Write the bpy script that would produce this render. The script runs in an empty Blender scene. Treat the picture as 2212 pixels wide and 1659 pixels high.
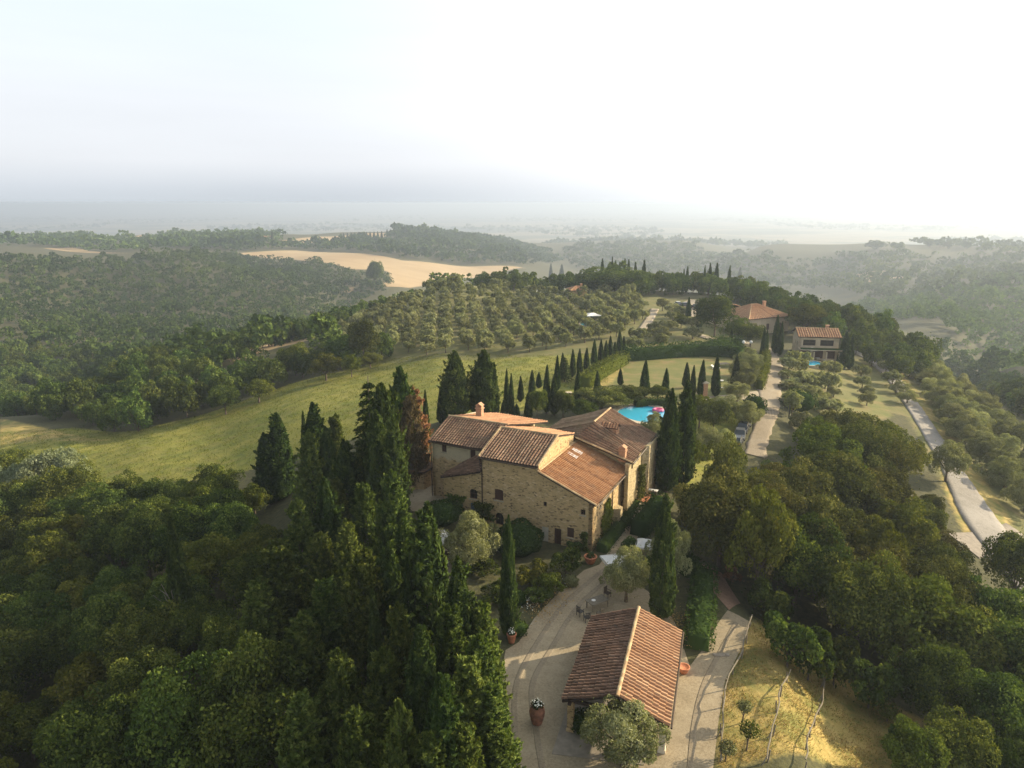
import bpy, bmesh, math, random
import numpy as np
from mathutils import Vector, Matrix

R_ = math.radians
SC = bpy.context.scene
COL = SC.collection
rng = np.random.default_rng(7)
random.seed(7)

# ------------------------------------------------------------------ camera, sky, sun, exposure
F, CX, CY, CAMH = 1540.0, 1106.0, 829.5, 35.0          # measured on the photograph at 2212 x 1659
PITCH = math.atan((CY - 438.0) / F)
cam_d = bpy.data.cameras.new('camera')
cam_d.sensor_width = 36.0
cam_d.lens = 36.0 * F / 2212.0
cam_d.clip_start = 0.5
cam_d.clip_end = 90000
cam = bpy.data.objects.new('camera', cam_d)
COL.objects.link(cam)
cam.location = (0, 0, CAMH)
cam.rotation_euler = (math.pi / 2 - PITCH, 0, 0)
SC.camera = cam

SUN_AZ, SUN_EL = 71.0, 21.0                             # azimuth clockwise from the view direction
sd = bpy.data.lights.new('sun', 'SUN')
sd.energy = 5.0
sd.angle = R_(0.6)
sd.color = (1.0, 0.84, 0.58)
sun = bpy.data.objects.new('sun', sd)
COL.objects.link(sun)
sdir = Vector((math.sin(R_(SUN_AZ)) * math.cos(R_(SUN_EL)), math.cos(R_(SUN_AZ)) * math.cos(R_(SUN_EL)), math.sin(R_(SUN_EL))))
sun.rotation_euler = sdir.to_track_quat('Z', 'Y').to_euler()

world = bpy.data.worlds.new('World')
SC.world = world
world.use_nodes = True
wn = world.node_tree
wn.nodes.clear()
wo = wn.nodes.new('ShaderNodeOutputWorld')
bg = wn.nodes.new('ShaderNodeBackground')
sky = wn.nodes.new('ShaderNodeTexSky')
sky.sky_type = 'NISHITA'
sky.sun_disc = False
sky.sun_elevation = R_(SUN_EL)
sky.sun_rotation = R_(SUN_AZ)
sky.altitude = 300
sky.air_density = 1.0
sky.dust_density = 4.0
sky.ozone_density = 1.0
# thin veil of bright morning haze over the clear sky, palest low down, with a wide aureole round the hidden sun
tc = wn.nodes.new('ShaderNodeTexCoord')
sp = wn.nodes.new('ShaderNodeSeparateXYZ')
wn.links.new(tc.outputs['Generated'], sp.inputs[0])
vr = wn.nodes.new('ShaderNodeValToRGB')
vr.color_ramp.elements[0].position = 0.0
vr.color_ramp.elements[0].color = (0.61, 0.665, 0.72, 1)
vr.color_ramp.elements[1].position = 1.0
vr.color_ramp.elements[1].color = (0.24, 0.28, 0.33, 1)
for p_, c_ in ((0.018, (0.66, 0.71, 0.77)), (0.05, (0.80, 0.83, 0.88)), (0.12, (0.85, 0.88, 0.93)), (0.25, (0.84, 0.94, 1.02)), (0.42, (0.54, 0.59, 0.63)), (0.7, (0.28, 0.33, 0.39))):
    e_ = vr.color_ramp.elements.new(p_)
    e_.color = (*c_, 1)
wn.links.new(sp.outputs['Z'], vr.inputs['Fac'])
mp = wn.nodes.new('ShaderNodeMapping')
mp.inputs['Scale'].default_value = (1.0, 1.3, 9.0)
wn.links.new(tc.outputs['Generated'], mp.inputs['Vector'])
nz = wn.nodes.new('ShaderNodeTexNoise')
nz.inputs['Scale'].default_value = 1.8
nz.inputs['Detail'].default_value = 5.0
wn.links.new(mp.outputs['Vector'], nz.inputs['Vector'])
mr = wn.nodes.new('ShaderNodeMapRange')
for i_, x_ in enumerate((0.3, 0.7, 8.15, 8.75)): mr.inputs[i_ + 1].default_value = x_
wn.links.new(nz.outputs['Fac'], mr.inputs['Value'])
def vmath(op, a_, b_):
    n_ = wn.nodes.new('ShaderNodeVectorMath'); n_.operation = op
    for k_, v_ in ((0, a_), (1, b_)):
        if isinstance(v_, tuple): n_.inputs[k_].default_value = v_
        else: wn.links.new(v_, n_.inputs[k_])
    return n_
veil = vmath('SCALE', vr.outputs['Color'], (0, 0, 0))
wn.links.new(mr.outputs['Result'], veil.inputs['Scale'])
dt = vmath('DOT_PRODUCT', tc.outputs['Generated'], tuple(sdir))
pw_ = wn.nodes.new('ShaderNodeMath'); pw_.operation = 'POWER'
mx_ = wn.nodes.new('ShaderNodeMath'); mx_.operation = 'MAXIMUM'; mx_.inputs[1].default_value = 0.0
wn.links.new(dt.outputs['Value'], mx_.inputs[0]); wn.links.new(mx_.outputs[0], pw_.inputs[0]); pw_.inputs[1].default_value = 2.2
glow = vmath('SCALE', (15.0, 14.3, 13.2), (0, 0, 0))
wn.links.new(pw_.outputs[0], glow.inputs['Scale'])
vsum = vmath('ADD', veil.outputs[0], glow.outputs[0])
wm = wn.nodes.new('ShaderNodeMix')
wm.data_type = 'RGBA'
wm.inputs['Factor'].default_value = 0.86
wn.links.new(sky.outputs['Color'], wm.inputs['A'])
wn.links.new(vsum.outputs[0], wm.inputs['B'])
wn.links.new(wm.outputs['Result'], bg.inputs['Color'])
bg.inputs['Strength'].default_value = 0.081
wn.links.new(bg.outputs['Background'], wo.inputs['Surface'])

SC.view_settings.view_transform = 'Standard'
SC.view_settings.look = 'None'
SC.view_settings.gamma = 1.0
SC.view_settings.exposure = 0.8
SC.render.engine = 'CYCLES'
SC.cycles.max_bounces = 6
SC.cycles.diffuse_bounces = 3
SC.cycles.glossy_bounces = 2
SC.cycles.transmission_bounces = 3
SC.cycles.volume_bounces = 0
SC.cycles.transparent_max_bounces = 4
SC.cycles.use_denoising = True
SC.cycles.caustics_reflective = False
SC.cycles.caustics_refractive = False
HAZE_DENSITY = 0.00027

# ------------------------------------------------------------------ terrain height from survey points
def ray(u, v):
    x = (u - CX) / F
    y = (CY - v) / F
    c, s = math.cos(PITCH), math.sin(PITCH)
    return np.array([x, c + y * s, -s + y * c])

def at_z(u, v, z):
    d = ray(u, v)
    t = (z - CAMH) / d[2]
    return np.array([d[0] * t, d[1] * t, z])

SURVEY = [  # (u, v, height): a point of ground seen in that direction at that height
    (1205, 1180, 0), (1106, 1650, 0), (1300, 1250, 0), (1160, 1563, 0), (1350, 1180, 0), (1390, 1075, 0.6), (1560, 1400, 0),
    (1480, 1640, -0.1), (1390, 890, 0.3), (1665, 900, -0.3), (1660, 830, -0.6), (1672, 790, -1), (1658, 757, -1.2), (1755, 765, -2),
    (1450, 800, 0), (1200, 830, 0), (1450, 765, -0.2), (1000, 890, 0.5), (950, 775, -2), (1150, 775, -1), (1100, 640, -2.5), (1300, 640, 0),
    (1230, 700, -1.2), (1000, 690, -2.5), (1450, 655, 0), (1620, 715, -1.2), (1550, 640, 0), (1700, 680, -3.5),
    (1000, 790, -2), (900, 800, -3.2), (800, 850, -4.5), (650, 865, -7), (560, 900, -9), (450, 960, -11.5), (300, 960, -13.5), (100, 960, -16.5), (0, 965, -18),
    (400, 1030, -11.5), (150, 1010, -15), (0, 905, -20), (250, 935, -17), (450, 900, -13), (600, 845, -10), (800, 785, -6.2), (900, 770, -3.8),
    (720, 740, -9), (580, 755, -14), (500, 775, -16), (780, 690, -9), (870, 660, -7.5), (980, 625, -5),
    (200, 750, -45), (200, 650, -46), (100, 600, -33), (20, 560, -22), (400, 650, -46), (400, 560, -27), (250, 830, -28),
    (550, 650, -49), (600, 600, -41), (760, 640, -58), (700, 570, -44), (640, 547, -41), (520, 547, -36), (700, 522, -38), (700, 506, -31), (600, 506, -33),
    (840, 625, -57), (900, 582, -55), (1000, 572, -60), (1130, 582, -70), (850, 502, -34), (1000, 512, -44), (1100, 530, -62), (1180, 556, -86),
    (1230, 580, -95), (1250, 523, -84), (1450, 565, -100), (1500, 523, -80), (1380, 521, -80), (1640, 533, -68), (1900, 640, -72), (1780, 590, -88), (1850, 575, -70),
    (1760, 536, -58), (1890, 526, -46), (2050, 526, -42), (2190, 533, -42), (2050, 570, -62), (1930, 600, -68), (2150, 615, -52), (2050, 720, -48), (2170, 800, -36), (2212, 610, -46),
    (300, 515, -40), (0, 518, -44), (0, 542, -28), (150, 543, -28), (300, 510, -38),
    (2150, 900, -11.5), (2000, 790, -9.5), (1900, 745, -9.5), (1900, 785, -6), (1960, 840, -6.2), (2030, 940, -6.8), (2080, 1050, -7.4), (2130, 1150, -8.2), (2190, 1130, -9.5),
    (1800, 850, -3.2), (1760, 930, -3), (1850, 830, -5), (1720, 850, -1.8),
]
XYZ = [  # ground that is hidden behind something: surveyed in plan
    (-10, 40, -3.2), (-20, 42, -8.5), (-42, 50, -17), (-70, 80, -20), (-28, 85, -5.5), (-12, 84, 0.8), (-16, 70, -1.0), (-40, 105, -9), (-8, 60, -0.3),
    (-45, 75, -13), (-20, 60, -4.5), (-10, 74, 1.6), (-4, 90, 1.0), (20, 44, -1.2), (26, 46, -3.6), (34, 48, -6), (30, 62, -4), (22, 64, -1.4), (45, 66, -8), (38, 85, -3.2),
    (26, 84, -0.6), (15, 100, 0.4), (35, 105, -0.6), (60, 60, -12), (90, 90, -17), (2, 30, -0.6), (14, 30, -1.0), (-15, 28, -8), (40, 32, -9),
    (0, 350, -8), (45, 345, -8), (88, 335, -9), (30, 400, -24), (80, 400, -24), (100, 305, -7), (0, 470, -55), (60, 520, -70), (150, 450, -62), (-60, 380, -36), (-40, 520, -62),
    (130, 230, -22), (120, 190, -14), (200, 300, -48), (300, 420, -66), (170, 160, -24), (-150, 250, -36), (-220, 400, -46), (150, 700, -86), (0, 900, -88), (400, 800, -74),
    (-300, 900, -52), (600, 1850, -105), (1000, 1700, -100), (1300, 1500, -95), (250, 3000, -130), (700, 2900, -128), (1500, 2500, -125), (-600, 2700, -118), (-1100, 2500, -115), (-150, 2700, -120), (300, 1500, -96),
]
for az_ in (-75, -52, -35, -20, -5, 10, 25, 40, 55, 75):
    for d_, z_ in ((4200, -140), (8000, -150), (28000, -150)):
        XYZ.append((d_ * math.sin(R_(az_)), d_ * math.cos(R_(az_)), z_))
ctl = [tuple(at_z(*s)) for s in SURVEY] + [tuple(map(float, p)) for p in XYZ]
ctl = np.array(ctl)

def feat(x, y):
    r = np.maximum(np.hypot(x, y), 26.0)
    a = np.clip(np.arctan2(x, y), -1.35, 1.35)
    return np.stack([a * 2.6, np.log(r)], -1)

def kern(d2):
    return np.where(d2 > 1e-12, 0.5 * d2 * np.log(np.maximum(d2, 1e-12)), 0.0)

_P = feat(ctl[:, 0], ctl[:, 1])
_n = len(_P)
_K = kern(((_P[:, None] - _P[None]) ** 2).sum(-1)) + np.eye(_n) * 2e-4
_A = np.zeros((_n + 3, _n + 3))
_A[:_n, :_n] = _K
_A[:_n, _n] = 1
_A[:_n, _n + 1:] = _P
_A[_n:, :_n] = _A[:_n, _n:].T
_W = np.linalg.solve(_A, np.concatenate([ctl[:, 2], np.zeros(3)]))

PAD = np.array([(-2.2, 34), (16, 34), (19.5, 52), (17, 62), (14.5, 72), (12.5, 76), (2, 74), (-9, 66), (-3.2, 55)], float)   # level yard

def poly_dist(poly, x, y):
    """signed distance, negative inside"""
    x = np.asarray(x, float); y = np.asarray(y, float)
    inside = np.zeros(x.shape, bool)
    best = np.full(x.shape, 1e18)
    n = len(poly)
    for i in range(n):
        x0, y0 = poly[i]; x1, y1 = poly[(i + 1) % n]
        dx, dy = x1 - x0, y1 - y0
        t = np.clip(((x - x0) * dx + (y - y0) * dy) / (dx * dx + dy * dy + 1e-12), 0, 1)
        best = np.minimum(best, (x - x0 - t * dx) ** 2 + (y - y0 - t * dy) ** 2)
        cond = (y0 > y) != (y1 > y)
        with np.errstate(divide='ignore', invalid='ignore'):
            xi = (x1 - x0) * (y - y0) / (y1 - y0 + 1e-18) + x0
        inside ^= cond & (x < xi)
    return np.where(inside, -np.sqrt(best), np.sqrt(best))

def zt(x, y):
    x = np.atleast_1d(np.asarray(x, float)); y = np.atleast_1d(np.asarray(y, float))
    sh = x.shape
    x = x.ravel(); y = y.ravel()
    out = np.empty(len(x))
    for i in range(0, len(x), 20000):
        xs, ys = x[i:i + 20000], y[i:i + 20000]
        q = feat(xs, ys)
        k = kern(((q[:, None] - _P[None]) ** 2).sum(-1))
        z = k @ _W[:_n] + _W[_n] + q @ _W[_n + 1:]
        z = np.clip(z, -152, 30)
        r = np.hypot(xs, ys)
        roll = np.sin(xs * .011 + 1.3) * np.cos(ys * .009) * 3 + np.sin(xs * .031 + ys * .023) * 1.2
        z = z + roll * np.clip((r - 380) / 300, 0, 1) * np.clip((3500 - r) / 1500, 0, 1)
        near = r < 130
        if near.any():
            d = poly_dist(PAD, xs[near], ys[near])
            w = np.clip(1 - d / 5.0, 0, 1)
            w = w * w * (3 - 2 * w)
            z[near] = z[near] * (1 - w)
        out[i:i + 20000] = z
    return out.reshape(sh)

def z1(x, y):
    return float(zt([x], [y])[0])

_T = np.exp(np.linspace(math.log(24), math.log(26000), 900))

def P(u, v):
    """the ground point seen at (u, v)"""
    d = ray(u, v)
    hd = math.hypot(d[0], d[1])
    t = _T / hd
    x, y, z = d[0] * t, d[1] * t, CAMH + d[2] * t
    g = z - zt(x, y)
    i = np.argmax(g < 0)
    if i == 0:
        i = 1
    f = g[i - 1] / (g[i - 1] - g[i] + 1e-9)
    tt = t[i - 1] + (t[i] - t[i - 1]) * f
    X, Y = d[0] * tt, d[1] * tt
    return np.array([X, Y, z1(X, Y)])

def proj(p):
    c, s = math.cos(PITCH), math.sin(PITCH)
    x, y, z = p[0], p[1], p[2] - CAMH
    zc = y * c - z * s
    return CX + F * x / zc, CY - F * (y * s + z * c) / zc, zc

def under_top(u, v, h):
    """the place on the ground where something of height h has its top seen at (u, v)"""
    d = ray(u, v)
    hd = math.hypot(d[0], d[1])
    t = _T / hd
    x, y, z = d[0] * t, d[1] * t, CAMH + d[2] * t
    g = z - h - zt(x, y)
    i = max(1, int(np.argmax(g < 0)))
    f = g[i - 1] / (g[i - 1] - g[i] + 1e-9)
    tt = t[i - 1] + (t[i] - t[i - 1]) * f
    X, Y = d[0] * tt, d[1] * tt
    return np.array([X, Y, z1(X, Y)])

def from_base(u, v, vtop):
    """place and height of something standing at (u, v) with its top at vtop"""
    p = P(u, v)
    lo, hi = 0.2, 60.0
    for _ in range(40):
        m = (lo + hi) / 2
        if proj((p[0], p[1], p[2] + m))[1] > vtop: lo = m
        else: hi = m
    return p, lo

# ------------------------------------------------------------------ materials
def mk(name, rough=0.9):
    m = bpy.data.materials.new(name)
    m.use_nodes = True
    nt = m.node_tree
    b = nt.nodes['Principled BSDF']
    b.inputs['Roughness'].default_value = rough
    b.inputs['Specular IOR Level'].default_value = 0.25
    return m, nt, b

def N(nt, kind, **kw):
    n = nt.nodes.new('ShaderNode' + kind)
    for k, v in kw.items():
        if k in n.inputs: n.inputs[k].default_value = v
        else: setattr(n, k, v)
    return n

def noise(nt, vec, scale, detail=4, rough=0.55):
    n = N(nt, 'TexNoise', Scale=scale, Detail=detail, Roughness=rough)
    nt.links.new(vec, n.inputs['Vector'])
    return n.outputs['Fac']

def ramp(nt, fac, stops, interp='LINEAR'):
    r = nt.nodes.new('ShaderNodeValToRGB')
    cr = r.color_ramp
    cr.interpolation = interp
    while len(cr.elements) < len(stops): cr.elements.new(0.5)
    for e, (p, c) in zip(cr.elements, stops):
        e.position = p
        e.color = (*c, 1) if len(c) == 3 else c
    nt.links.new(fac, r.inputs['Fac'])
    return r.outputs['Color']

def mix(nt, fac, a, b, mode='MIX'):
    m = nt.nodes.new('ShaderNodeMix')
    m.data_type = 'RGBA'
    m.blend_type = mode
    for s, v in (('Factor', fac), ('A', a), ('B', b)):
        if isinstance(v, (int, float)): m.inputs[s].default_value = v
        elif isinstance(v, tuple): m.inputs[s].default_value = (*v, 1)
        else: nt.links.new(v, m.inputs[s])
    return m.outputs['Result']

def mrange(nt, v, a, b, c=0.0, d=1.0):
    m = N(nt, 'MapRange')
    for i, x in enumerate((a, b, c, d)): m.inputs[i + 1].default_value = x
    nt.links.new(v, m.inputs[0])
    return m.outputs['Result']

def math_(nt, op, a, b):
    m = N(nt, 'Math', operation=op)
    for i, x in enumerate((a, b)):
        if isinstance(x, (int, float)): m.inputs[i].default_value = x
        else: nt.links.new(x, m.inputs[i])
    return m.outputs[0]

def attr(nt, name):
    a = N(nt, 'Attribute')
    a.attribute_name = name
    return a.outputs['Fac']

def bump(nt, b, h, strength, dist):
    n = N(nt, 'Bump', Strength=strength, Distance=dist)
    nt.links.new(h, n.inputs['Height'])
    nt.links.new(n.outputs['Normal'], b.inputs['Normal'])

def obj_co(nt):
    return N(nt, 'TexCoord').outputs['Object']

def pos(nt):
    return N(nt, 'NewGeometry').outputs['Position']

def plain(name, col, rough=0.8, var=0.15, scale=3.0):
    m, nt, b = mk(name, rough)
    f = noise(nt, obj_co(nt), scale, 5)
    lo = tuple(c * (1 - var) for c in col); hi = tuple(min(1, c * (1 + var)) for c in col)
    nt.links.new(ramp(nt, f, [(0.3, lo), (0.7, hi)]), b.inputs['Base Color'])
    return m

def leaf_mat(name, dark, mid, light, hue=0.03, trans=0.35):
    m = bpy.data.materials.new(name)
    m.use_nodes = True
    nt = m.node_tree
    nt.nodes.clear()
    out = N(nt, 'OutputMaterial')
    t = attr(nt, 'tint')
    col = ramp(nt, t, [(0.0, dark), (0.5, mid), (1.0, light)])
    oi = N(nt, 'ObjectInfo')
    h = N(nt, 'HueSaturation')
    nt.links.new(mrange(nt, oi.outputs['Random'], 0, 1, 0.5 - hue, 0.5 + hue * 0.6), h.inputs['Hue'])
    r2 = math_(nt, 'FRACT', math_(nt, 'MULTIPLY', oi.outputs['Random'], 7.31), 0.0)
    nt.links.new(mrange(nt, r2, 0, 1, 0.72, 1.3), h.inputs['Value'])
    nt.links.new(col, h.inputs['Color'])
    d = N(nt, 'BsdfDiffuse')
    tr = N(nt, 'BsdfTranslucent')
    nt.links.new(h.outputs['Color'], d.inputs['Color'])
    tcol = mix(nt, 1.0, h.outputs['Color'], (1.15, 1.2, 0.5), 'MULTIPLY')
    nt.links.new(tcol, tr.inputs['Color'])
    s1 = N(nt, 'MixShader', Fac=trans)
    nt.links.new(d.outputs[0], s1.inputs[1]); nt.links.new(tr.outputs[0], s1.inputs[2])
    nt.links.new(s1.outputs[0], out.inputs['Surface'])
    return m

M = {}
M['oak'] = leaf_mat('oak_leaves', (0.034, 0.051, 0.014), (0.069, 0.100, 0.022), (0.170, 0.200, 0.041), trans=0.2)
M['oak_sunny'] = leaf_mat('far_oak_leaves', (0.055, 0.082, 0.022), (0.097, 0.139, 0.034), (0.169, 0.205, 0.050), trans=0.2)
M['oak_olive'] = leaf_mat('holm_oak_leaves', (0.052, 0.060, 0.019), (0.106, 0.116, 0.031), (0.223, 0.213, 0.056), trans=0.16)
M['lime'] = leaf_mat('bright_leaves', (0.062, 0.078, 0.014), (0.110, 0.131, 0.023), (0.206, 0.209, 0.041), trans=0.2)
M['cypress'] = leaf_mat('cypress_leaves', (0.022, 0.040, 0.014), (0.049, 0.079, 0.021), (0.121, 0.153, 0.037), 0.02, 0.2)
M['cypress_light'] = leaf_mat('shaggy_cypress_leaves', (0.038, 0.062, 0.016), (0.082, 0.118, 0.028), (0.193, 0.225, 0.053), 0.02, 0.28)
M['olive'] = leaf_mat('olive_leaves', (0.152, 0.161, 0.069), (0.240, 0.248, 0.117), (0.392, 0.393, 0.216), 0.015, 0.25)
M['silver'] = leaf_mat('silver_leaves', (0.14, 0.17, 0.09), (0.22, 0.26, 0.15), (0.36, 0.4, 0.26), 0.015, 0.25)
M['rust'] = leaf_mat('rusty_leaves', (0.12, 0.06, 0.03), (0.22, 0.11, 0.06), (0.34, 0.17, 0.1), 0.01, 0.2)
M['brown'] = leaf_mat('browning_leaves', (0.056, 0.044, 0.024), (0.104, 0.080, 0.040), (0.160, 0.120, 0.064), 0.01, 0.2)
M['box'] = leaf_mat('clipped_box_leaves', (0.023, 0.043, 0.012), (0.043, 0.072, 0.019), (0.087, 0.123, 0.029), 0.01, 0.2)
M['flower'] = leaf_mat('white_flowers', (0.5, 0.5, 0.42), (0.7, 0.7, 0.62), (0.8, 0.8, 0.75), 0.0, 0.2)
M['straw'] = leaf_mat('straw', (0.269, 0.179, 0.074), (0.413, 0.287, 0.110), (0.520, 0.377, 0.166), 0.01, 0.2)
M['grass_leaf'] = leaf_mat('grass_blades', (0.09, 0.11, 0.025), (0.16, 0.18, 0.04), (0.27, 0.25, 0.07), 0.01, 0.25)
M['meadow_leaf'] = leaf_mat('meadow_blades', (0.09, 0.13, 0.018), (0.18, 0.21, 0.03), (0.33, 0.32, 0.055), 0.01, 0.3)
M['bark'] = plain('bark', (0.13, 0.1, 0.075), 0.95, 0.35, 6)
M['grey_wood'] = plain('grey_wood', (0.2, 0.17, 0.125), 0.9, 0.25, 5)
M['dark_wood'] = plain('dark_wood', (0.06, 0.04, 0.03), 0.7, 0.25, 5)
M['door_wood'] = plain('door_wood', (0.085, 0.045, 0.032), 0.6, 0.25, 8)
M['metal_dark'] = plain('dark_metal', (0.05, 0.045, 0.04), 0.5, 0.2, 9)
M['copper'] = plain('gutter_copper', (0.08, 0.055, 0.035), 0.5, 0.3, 4)
M['cloth'] = plain('white_canvas', (0.78, 0.76, 0.72), 0.9, 0.05, 2)
M['plaster'] = plain('cream_plaster', (0.62, 0.55, 0.42), 0.9, 0.12, 1.2)
M['villa_wall'] = plain('villa_plaster', (0.5, 0.41, 0.29), 0.9, 0.15, 0.8)
M['white_paint'] = plain('white_paint', (0.75, 0.74, 0.7), 0.6, 0.06, 2)
M['pink'] = plain('pink_vinyl', (0.75, 0.15, 0.3), 0.4, 0.08, 2)
M['blue_shutter'] = plain('blue_grey_shutter', (0.1, 0.14, 0.17), 0.6, 0.15, 6)
M['terracotta'] = plain('terracotta', (0.48, 0.19, 0.1), 0.85, 0.28, 5)
M['terracotta_old'] = plain('weathered_terracotta', (0.25, 0.115, 0.07), 0.9, 0.5, 3)
M['brick'] = plain('orange_brick', (0.46, 0.27, 0.16), 0.9, 0.25, 7)
M['kerb'] = plain('pale_stone', (0.5, 0.42, 0.3), 0.9, 0.2, 4)
M['concrete'] = plain('grey_paving', (0.28, 0.24, 0.19), 0.9, 0.2, 2)
M['tyre'] = plain('tyre_rubber', (0.02, 0.02, 0.02), 0.85, 0.1, 5)
M['red_cloth'] = plain('red_cloth', (0.42, 0.1, 0.08), 0.9, 0.15, 3)
M['blue_cloth'] = plain('blue_cloth', (0.15, 0.5, 0.72), 0.8, 0.05, 2)

def glass_mat(name, col, rough):
    m, nt, b = mk(name, rough)
    b.inputs['Base Color'].default_value = (*col, 1)
    b.inputs['Specular IOR Level'].default_value = 0.6
    return m
M['pane'] = glass_mat('window_pane', (0.03, 0.025, 0.022), 0.12)
M['skyglass'] = glass_mat('skylight_glass', (0.5, 0.52, 0.54), 0.15)
M['car_dark'] = glass_mat('dark_car_paint', (0.02, 0.028, 0.04), 0.2)
M['car_grey'] = glass_mat('grey_car_paint', (0.07, 0.075, 0.08), 0.3)
M['car_black'] = glass_mat('black_car_paint', (0.012, 0.013, 0.016), 0.2)
M['car_white'] = glass_mat('white_car_paint', (0.75, 0.75, 0.74), 0.25)
M['car_glass'] = glass_mat('car_glass', (0.05, 0.06, 0.065), 0.08)

def water_mat():
    m, nt, b = mk('pool_water', 0.08)
    b.inputs['Base Color'].default_value = (0.06, 0.42, 0.62, 1)
    b.inputs['Specular IOR Level'].default_value = 0.5
    f = noise(nt, pos(nt), 1.6, 3)
    bump(nt, b, f, 0.15, 0.05)
    return m
M['water'] = water_mat()

def stone_mat(name, base, dark, pale, render_patch=None):
    m, nt, b = mk(name, 0.95)
    co = obj_co(nt)
    mpn = N(nt, 'Mapping')
    mpn.inputs['Scale'].default_value = (1.0, 1.0, 2.1)
    nt.links.new(co, mpn.inputs['Vector'])
    dv = noise(nt, co, 2.2, 3)
    warp = N(nt, 'VectorMath', operation='ADD')
    cb = N(nt, 'CombineXYZ')
    for i in range(3): nt.links.new(math_(nt, 'MULTIPLY', math_(nt, 'SUBTRACT', dv, 0.5), 0.35), cb.inputs[i])
    nt.links.new(mpn.outputs[0], warp.inputs[0]); nt.links.new(cb.outputs[0], warp.inputs[1])
    vo = N(nt, 'TexVoronoi', Scale=2.9, Randomness=0.9)
    nt.links.new(warp.outputs[0], vo.inputs['Vector'])
    ve = N(nt, 'TexVoronoi', Scale=2.9, Randomness=0.9, feature='DISTANCE_TO_EDGE')
    nt.links.new(warp.outputs[0], ve.inputs['Vector'])
    sep = N(nt, 'SeparateColor')
    nt.links.new(vo.outputs['Color'], sep.inputs[0])
    c = ramp(nt, sep.outputs[0], [(0.0, dark), (0.14, tuple(x * 0.8 for x in base)), (0.45, base), (0.8, tuple(x * 1.1 for x in base)), (1.0, pale)])
    mortar = tuple(min(1, x * 1.12) for x in base)
    big = noise(nt, co, 0.35, 4)
    w = mrange(nt, ve.outputs['Distance'], 0.02, 0.09, 0.75, 0.0)
    c = mix(nt, w, c, mortar)
    # isolated dark stones and putlog holes
    v2 = N(nt, 'TexVoronoi', Scale=1.7, Randomness=1.0)
    mp2 = N(nt, 'Mapping'); mp2.inputs['Scale'].default_value = (1.0, 1.0, 2.4)
    nt.links.new(co, mp2.inputs['Vector']); nt.links.new(mp2.outputs[0], v2.inputs['Vector'])
    sep2 = N(nt, 'SeparateColor'); nt.links.new(v2.outputs['Color'], sep2.inputs[0])
    spot = math_(nt, 'MULTIPLY', mrange(nt, v2.outputs['Distance'], 0.16, 0.26, 1, 0), mrange(nt, sep2.outputs[1], 0.35, 0.42))
    c = mix(nt, math_(nt, 'MULTIPLY', spot, 0.92), c, tuple(x * 0.55 for x in dark))
    c = mix(nt, mrange(nt, big, 0.4, 0.72, 0, 0.45), c, (base[0] * 1.12, base[1] * 1.08, base[2] * 0.98))
    c = mix(nt, mrange(nt, noise(nt, co, 0.8, 5), 0.5, 0.8, 0, 0.3), c, tuple(x * 0.6 for x in base))
    if render_patch:
        z = N(nt, 'SeparateXYZ'); nt.links.new(co, z.inputs[0])
        zz = math_(nt, 'ADD', z.outputs[2], math_(nt, 'MULTIPLY', math_(nt, 'SUBTRACT', noise(nt, co, 1.1, 5), 0.5), 1.6))
        c = mix(nt, mrange(nt, zz, render_patch[0], render_patch[0] + 0.4, 0, 0.85), c, render_patch[1])
    nt.links.new(c, b.inputs['Base Color'])
    hgt = math_(nt, 'ADD', mrange(nt, ve.outputs['Distance'], 0.0, 0.12, 0, 1), math_(nt, 'MULTIPLY', noise(nt, co, 9, 4), 0.5))
    bump(nt, b, hgt, 0.9, 0.07)
    return m
M['stone'] = stone_mat('rubble_stone', (0.6, 0.43, 0.22), (0.14, 0.09, 0.05), (0.74, 0.57, 0.34))
M['stone_w'] = stone_mat('rubble_stone_rendered', (0.58, 0.41, 0.22), (0.18, 0.11, 0.06), (0.72, 0.54, 0.32), (6.3, (0.68, 0.58, 0.39)))
M['stone_pale'] = stone_mat('pale_rubble_stone', (0.55, 0.44, 0.25), (0.3, 0.22, 0.12), (0.66, 0.56, 0.36))

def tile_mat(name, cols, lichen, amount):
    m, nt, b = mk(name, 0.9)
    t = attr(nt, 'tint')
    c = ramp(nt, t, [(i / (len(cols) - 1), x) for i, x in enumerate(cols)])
    co = obj_co(nt)
    c = mix(nt, mrange(nt, noise(nt, co, 1.4, 6, 0.65), 0.48, 0.7, 0, amount), c, lichen)
    c = mix(nt, mrange(nt, noise(nt, co, 7, 4, 0.6), 0.58, 0.75, 0, 0.35), c, (0.52, 0.42, 0.28))
    nt.links.new(c, b.inputs['Base Color'])
    bump(nt, b, noise(nt, co, 14, 4), 0.3, 0.02)
    return m
M['tile_red'] = tile_mat('tiles_red', [(0.12, 0.058, 0.032), (0.39, 0.192, 0.086), (0.46, 0.25, 0.122), (0.5, 0.315, 0.175)], (0.24, 0.15, 0.1), 0.5)  # darkest first tone paints shade into the channels between cover tiles
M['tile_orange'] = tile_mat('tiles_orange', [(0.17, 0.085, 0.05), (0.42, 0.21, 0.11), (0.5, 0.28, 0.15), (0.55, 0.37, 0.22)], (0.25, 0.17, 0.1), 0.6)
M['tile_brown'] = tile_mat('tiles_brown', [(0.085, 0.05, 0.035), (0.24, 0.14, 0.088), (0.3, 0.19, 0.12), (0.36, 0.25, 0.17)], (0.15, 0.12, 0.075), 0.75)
M['tile_mossy'] = tile_mat('tiles_mossy', [(0.07, 0.05, 0.035), (0.19, 0.13, 0.085), (0.25, 0.18, 0.12), (0.3, 0.23, 0.15)], (0.15, 0.135, 0.075), 0.9)
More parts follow.
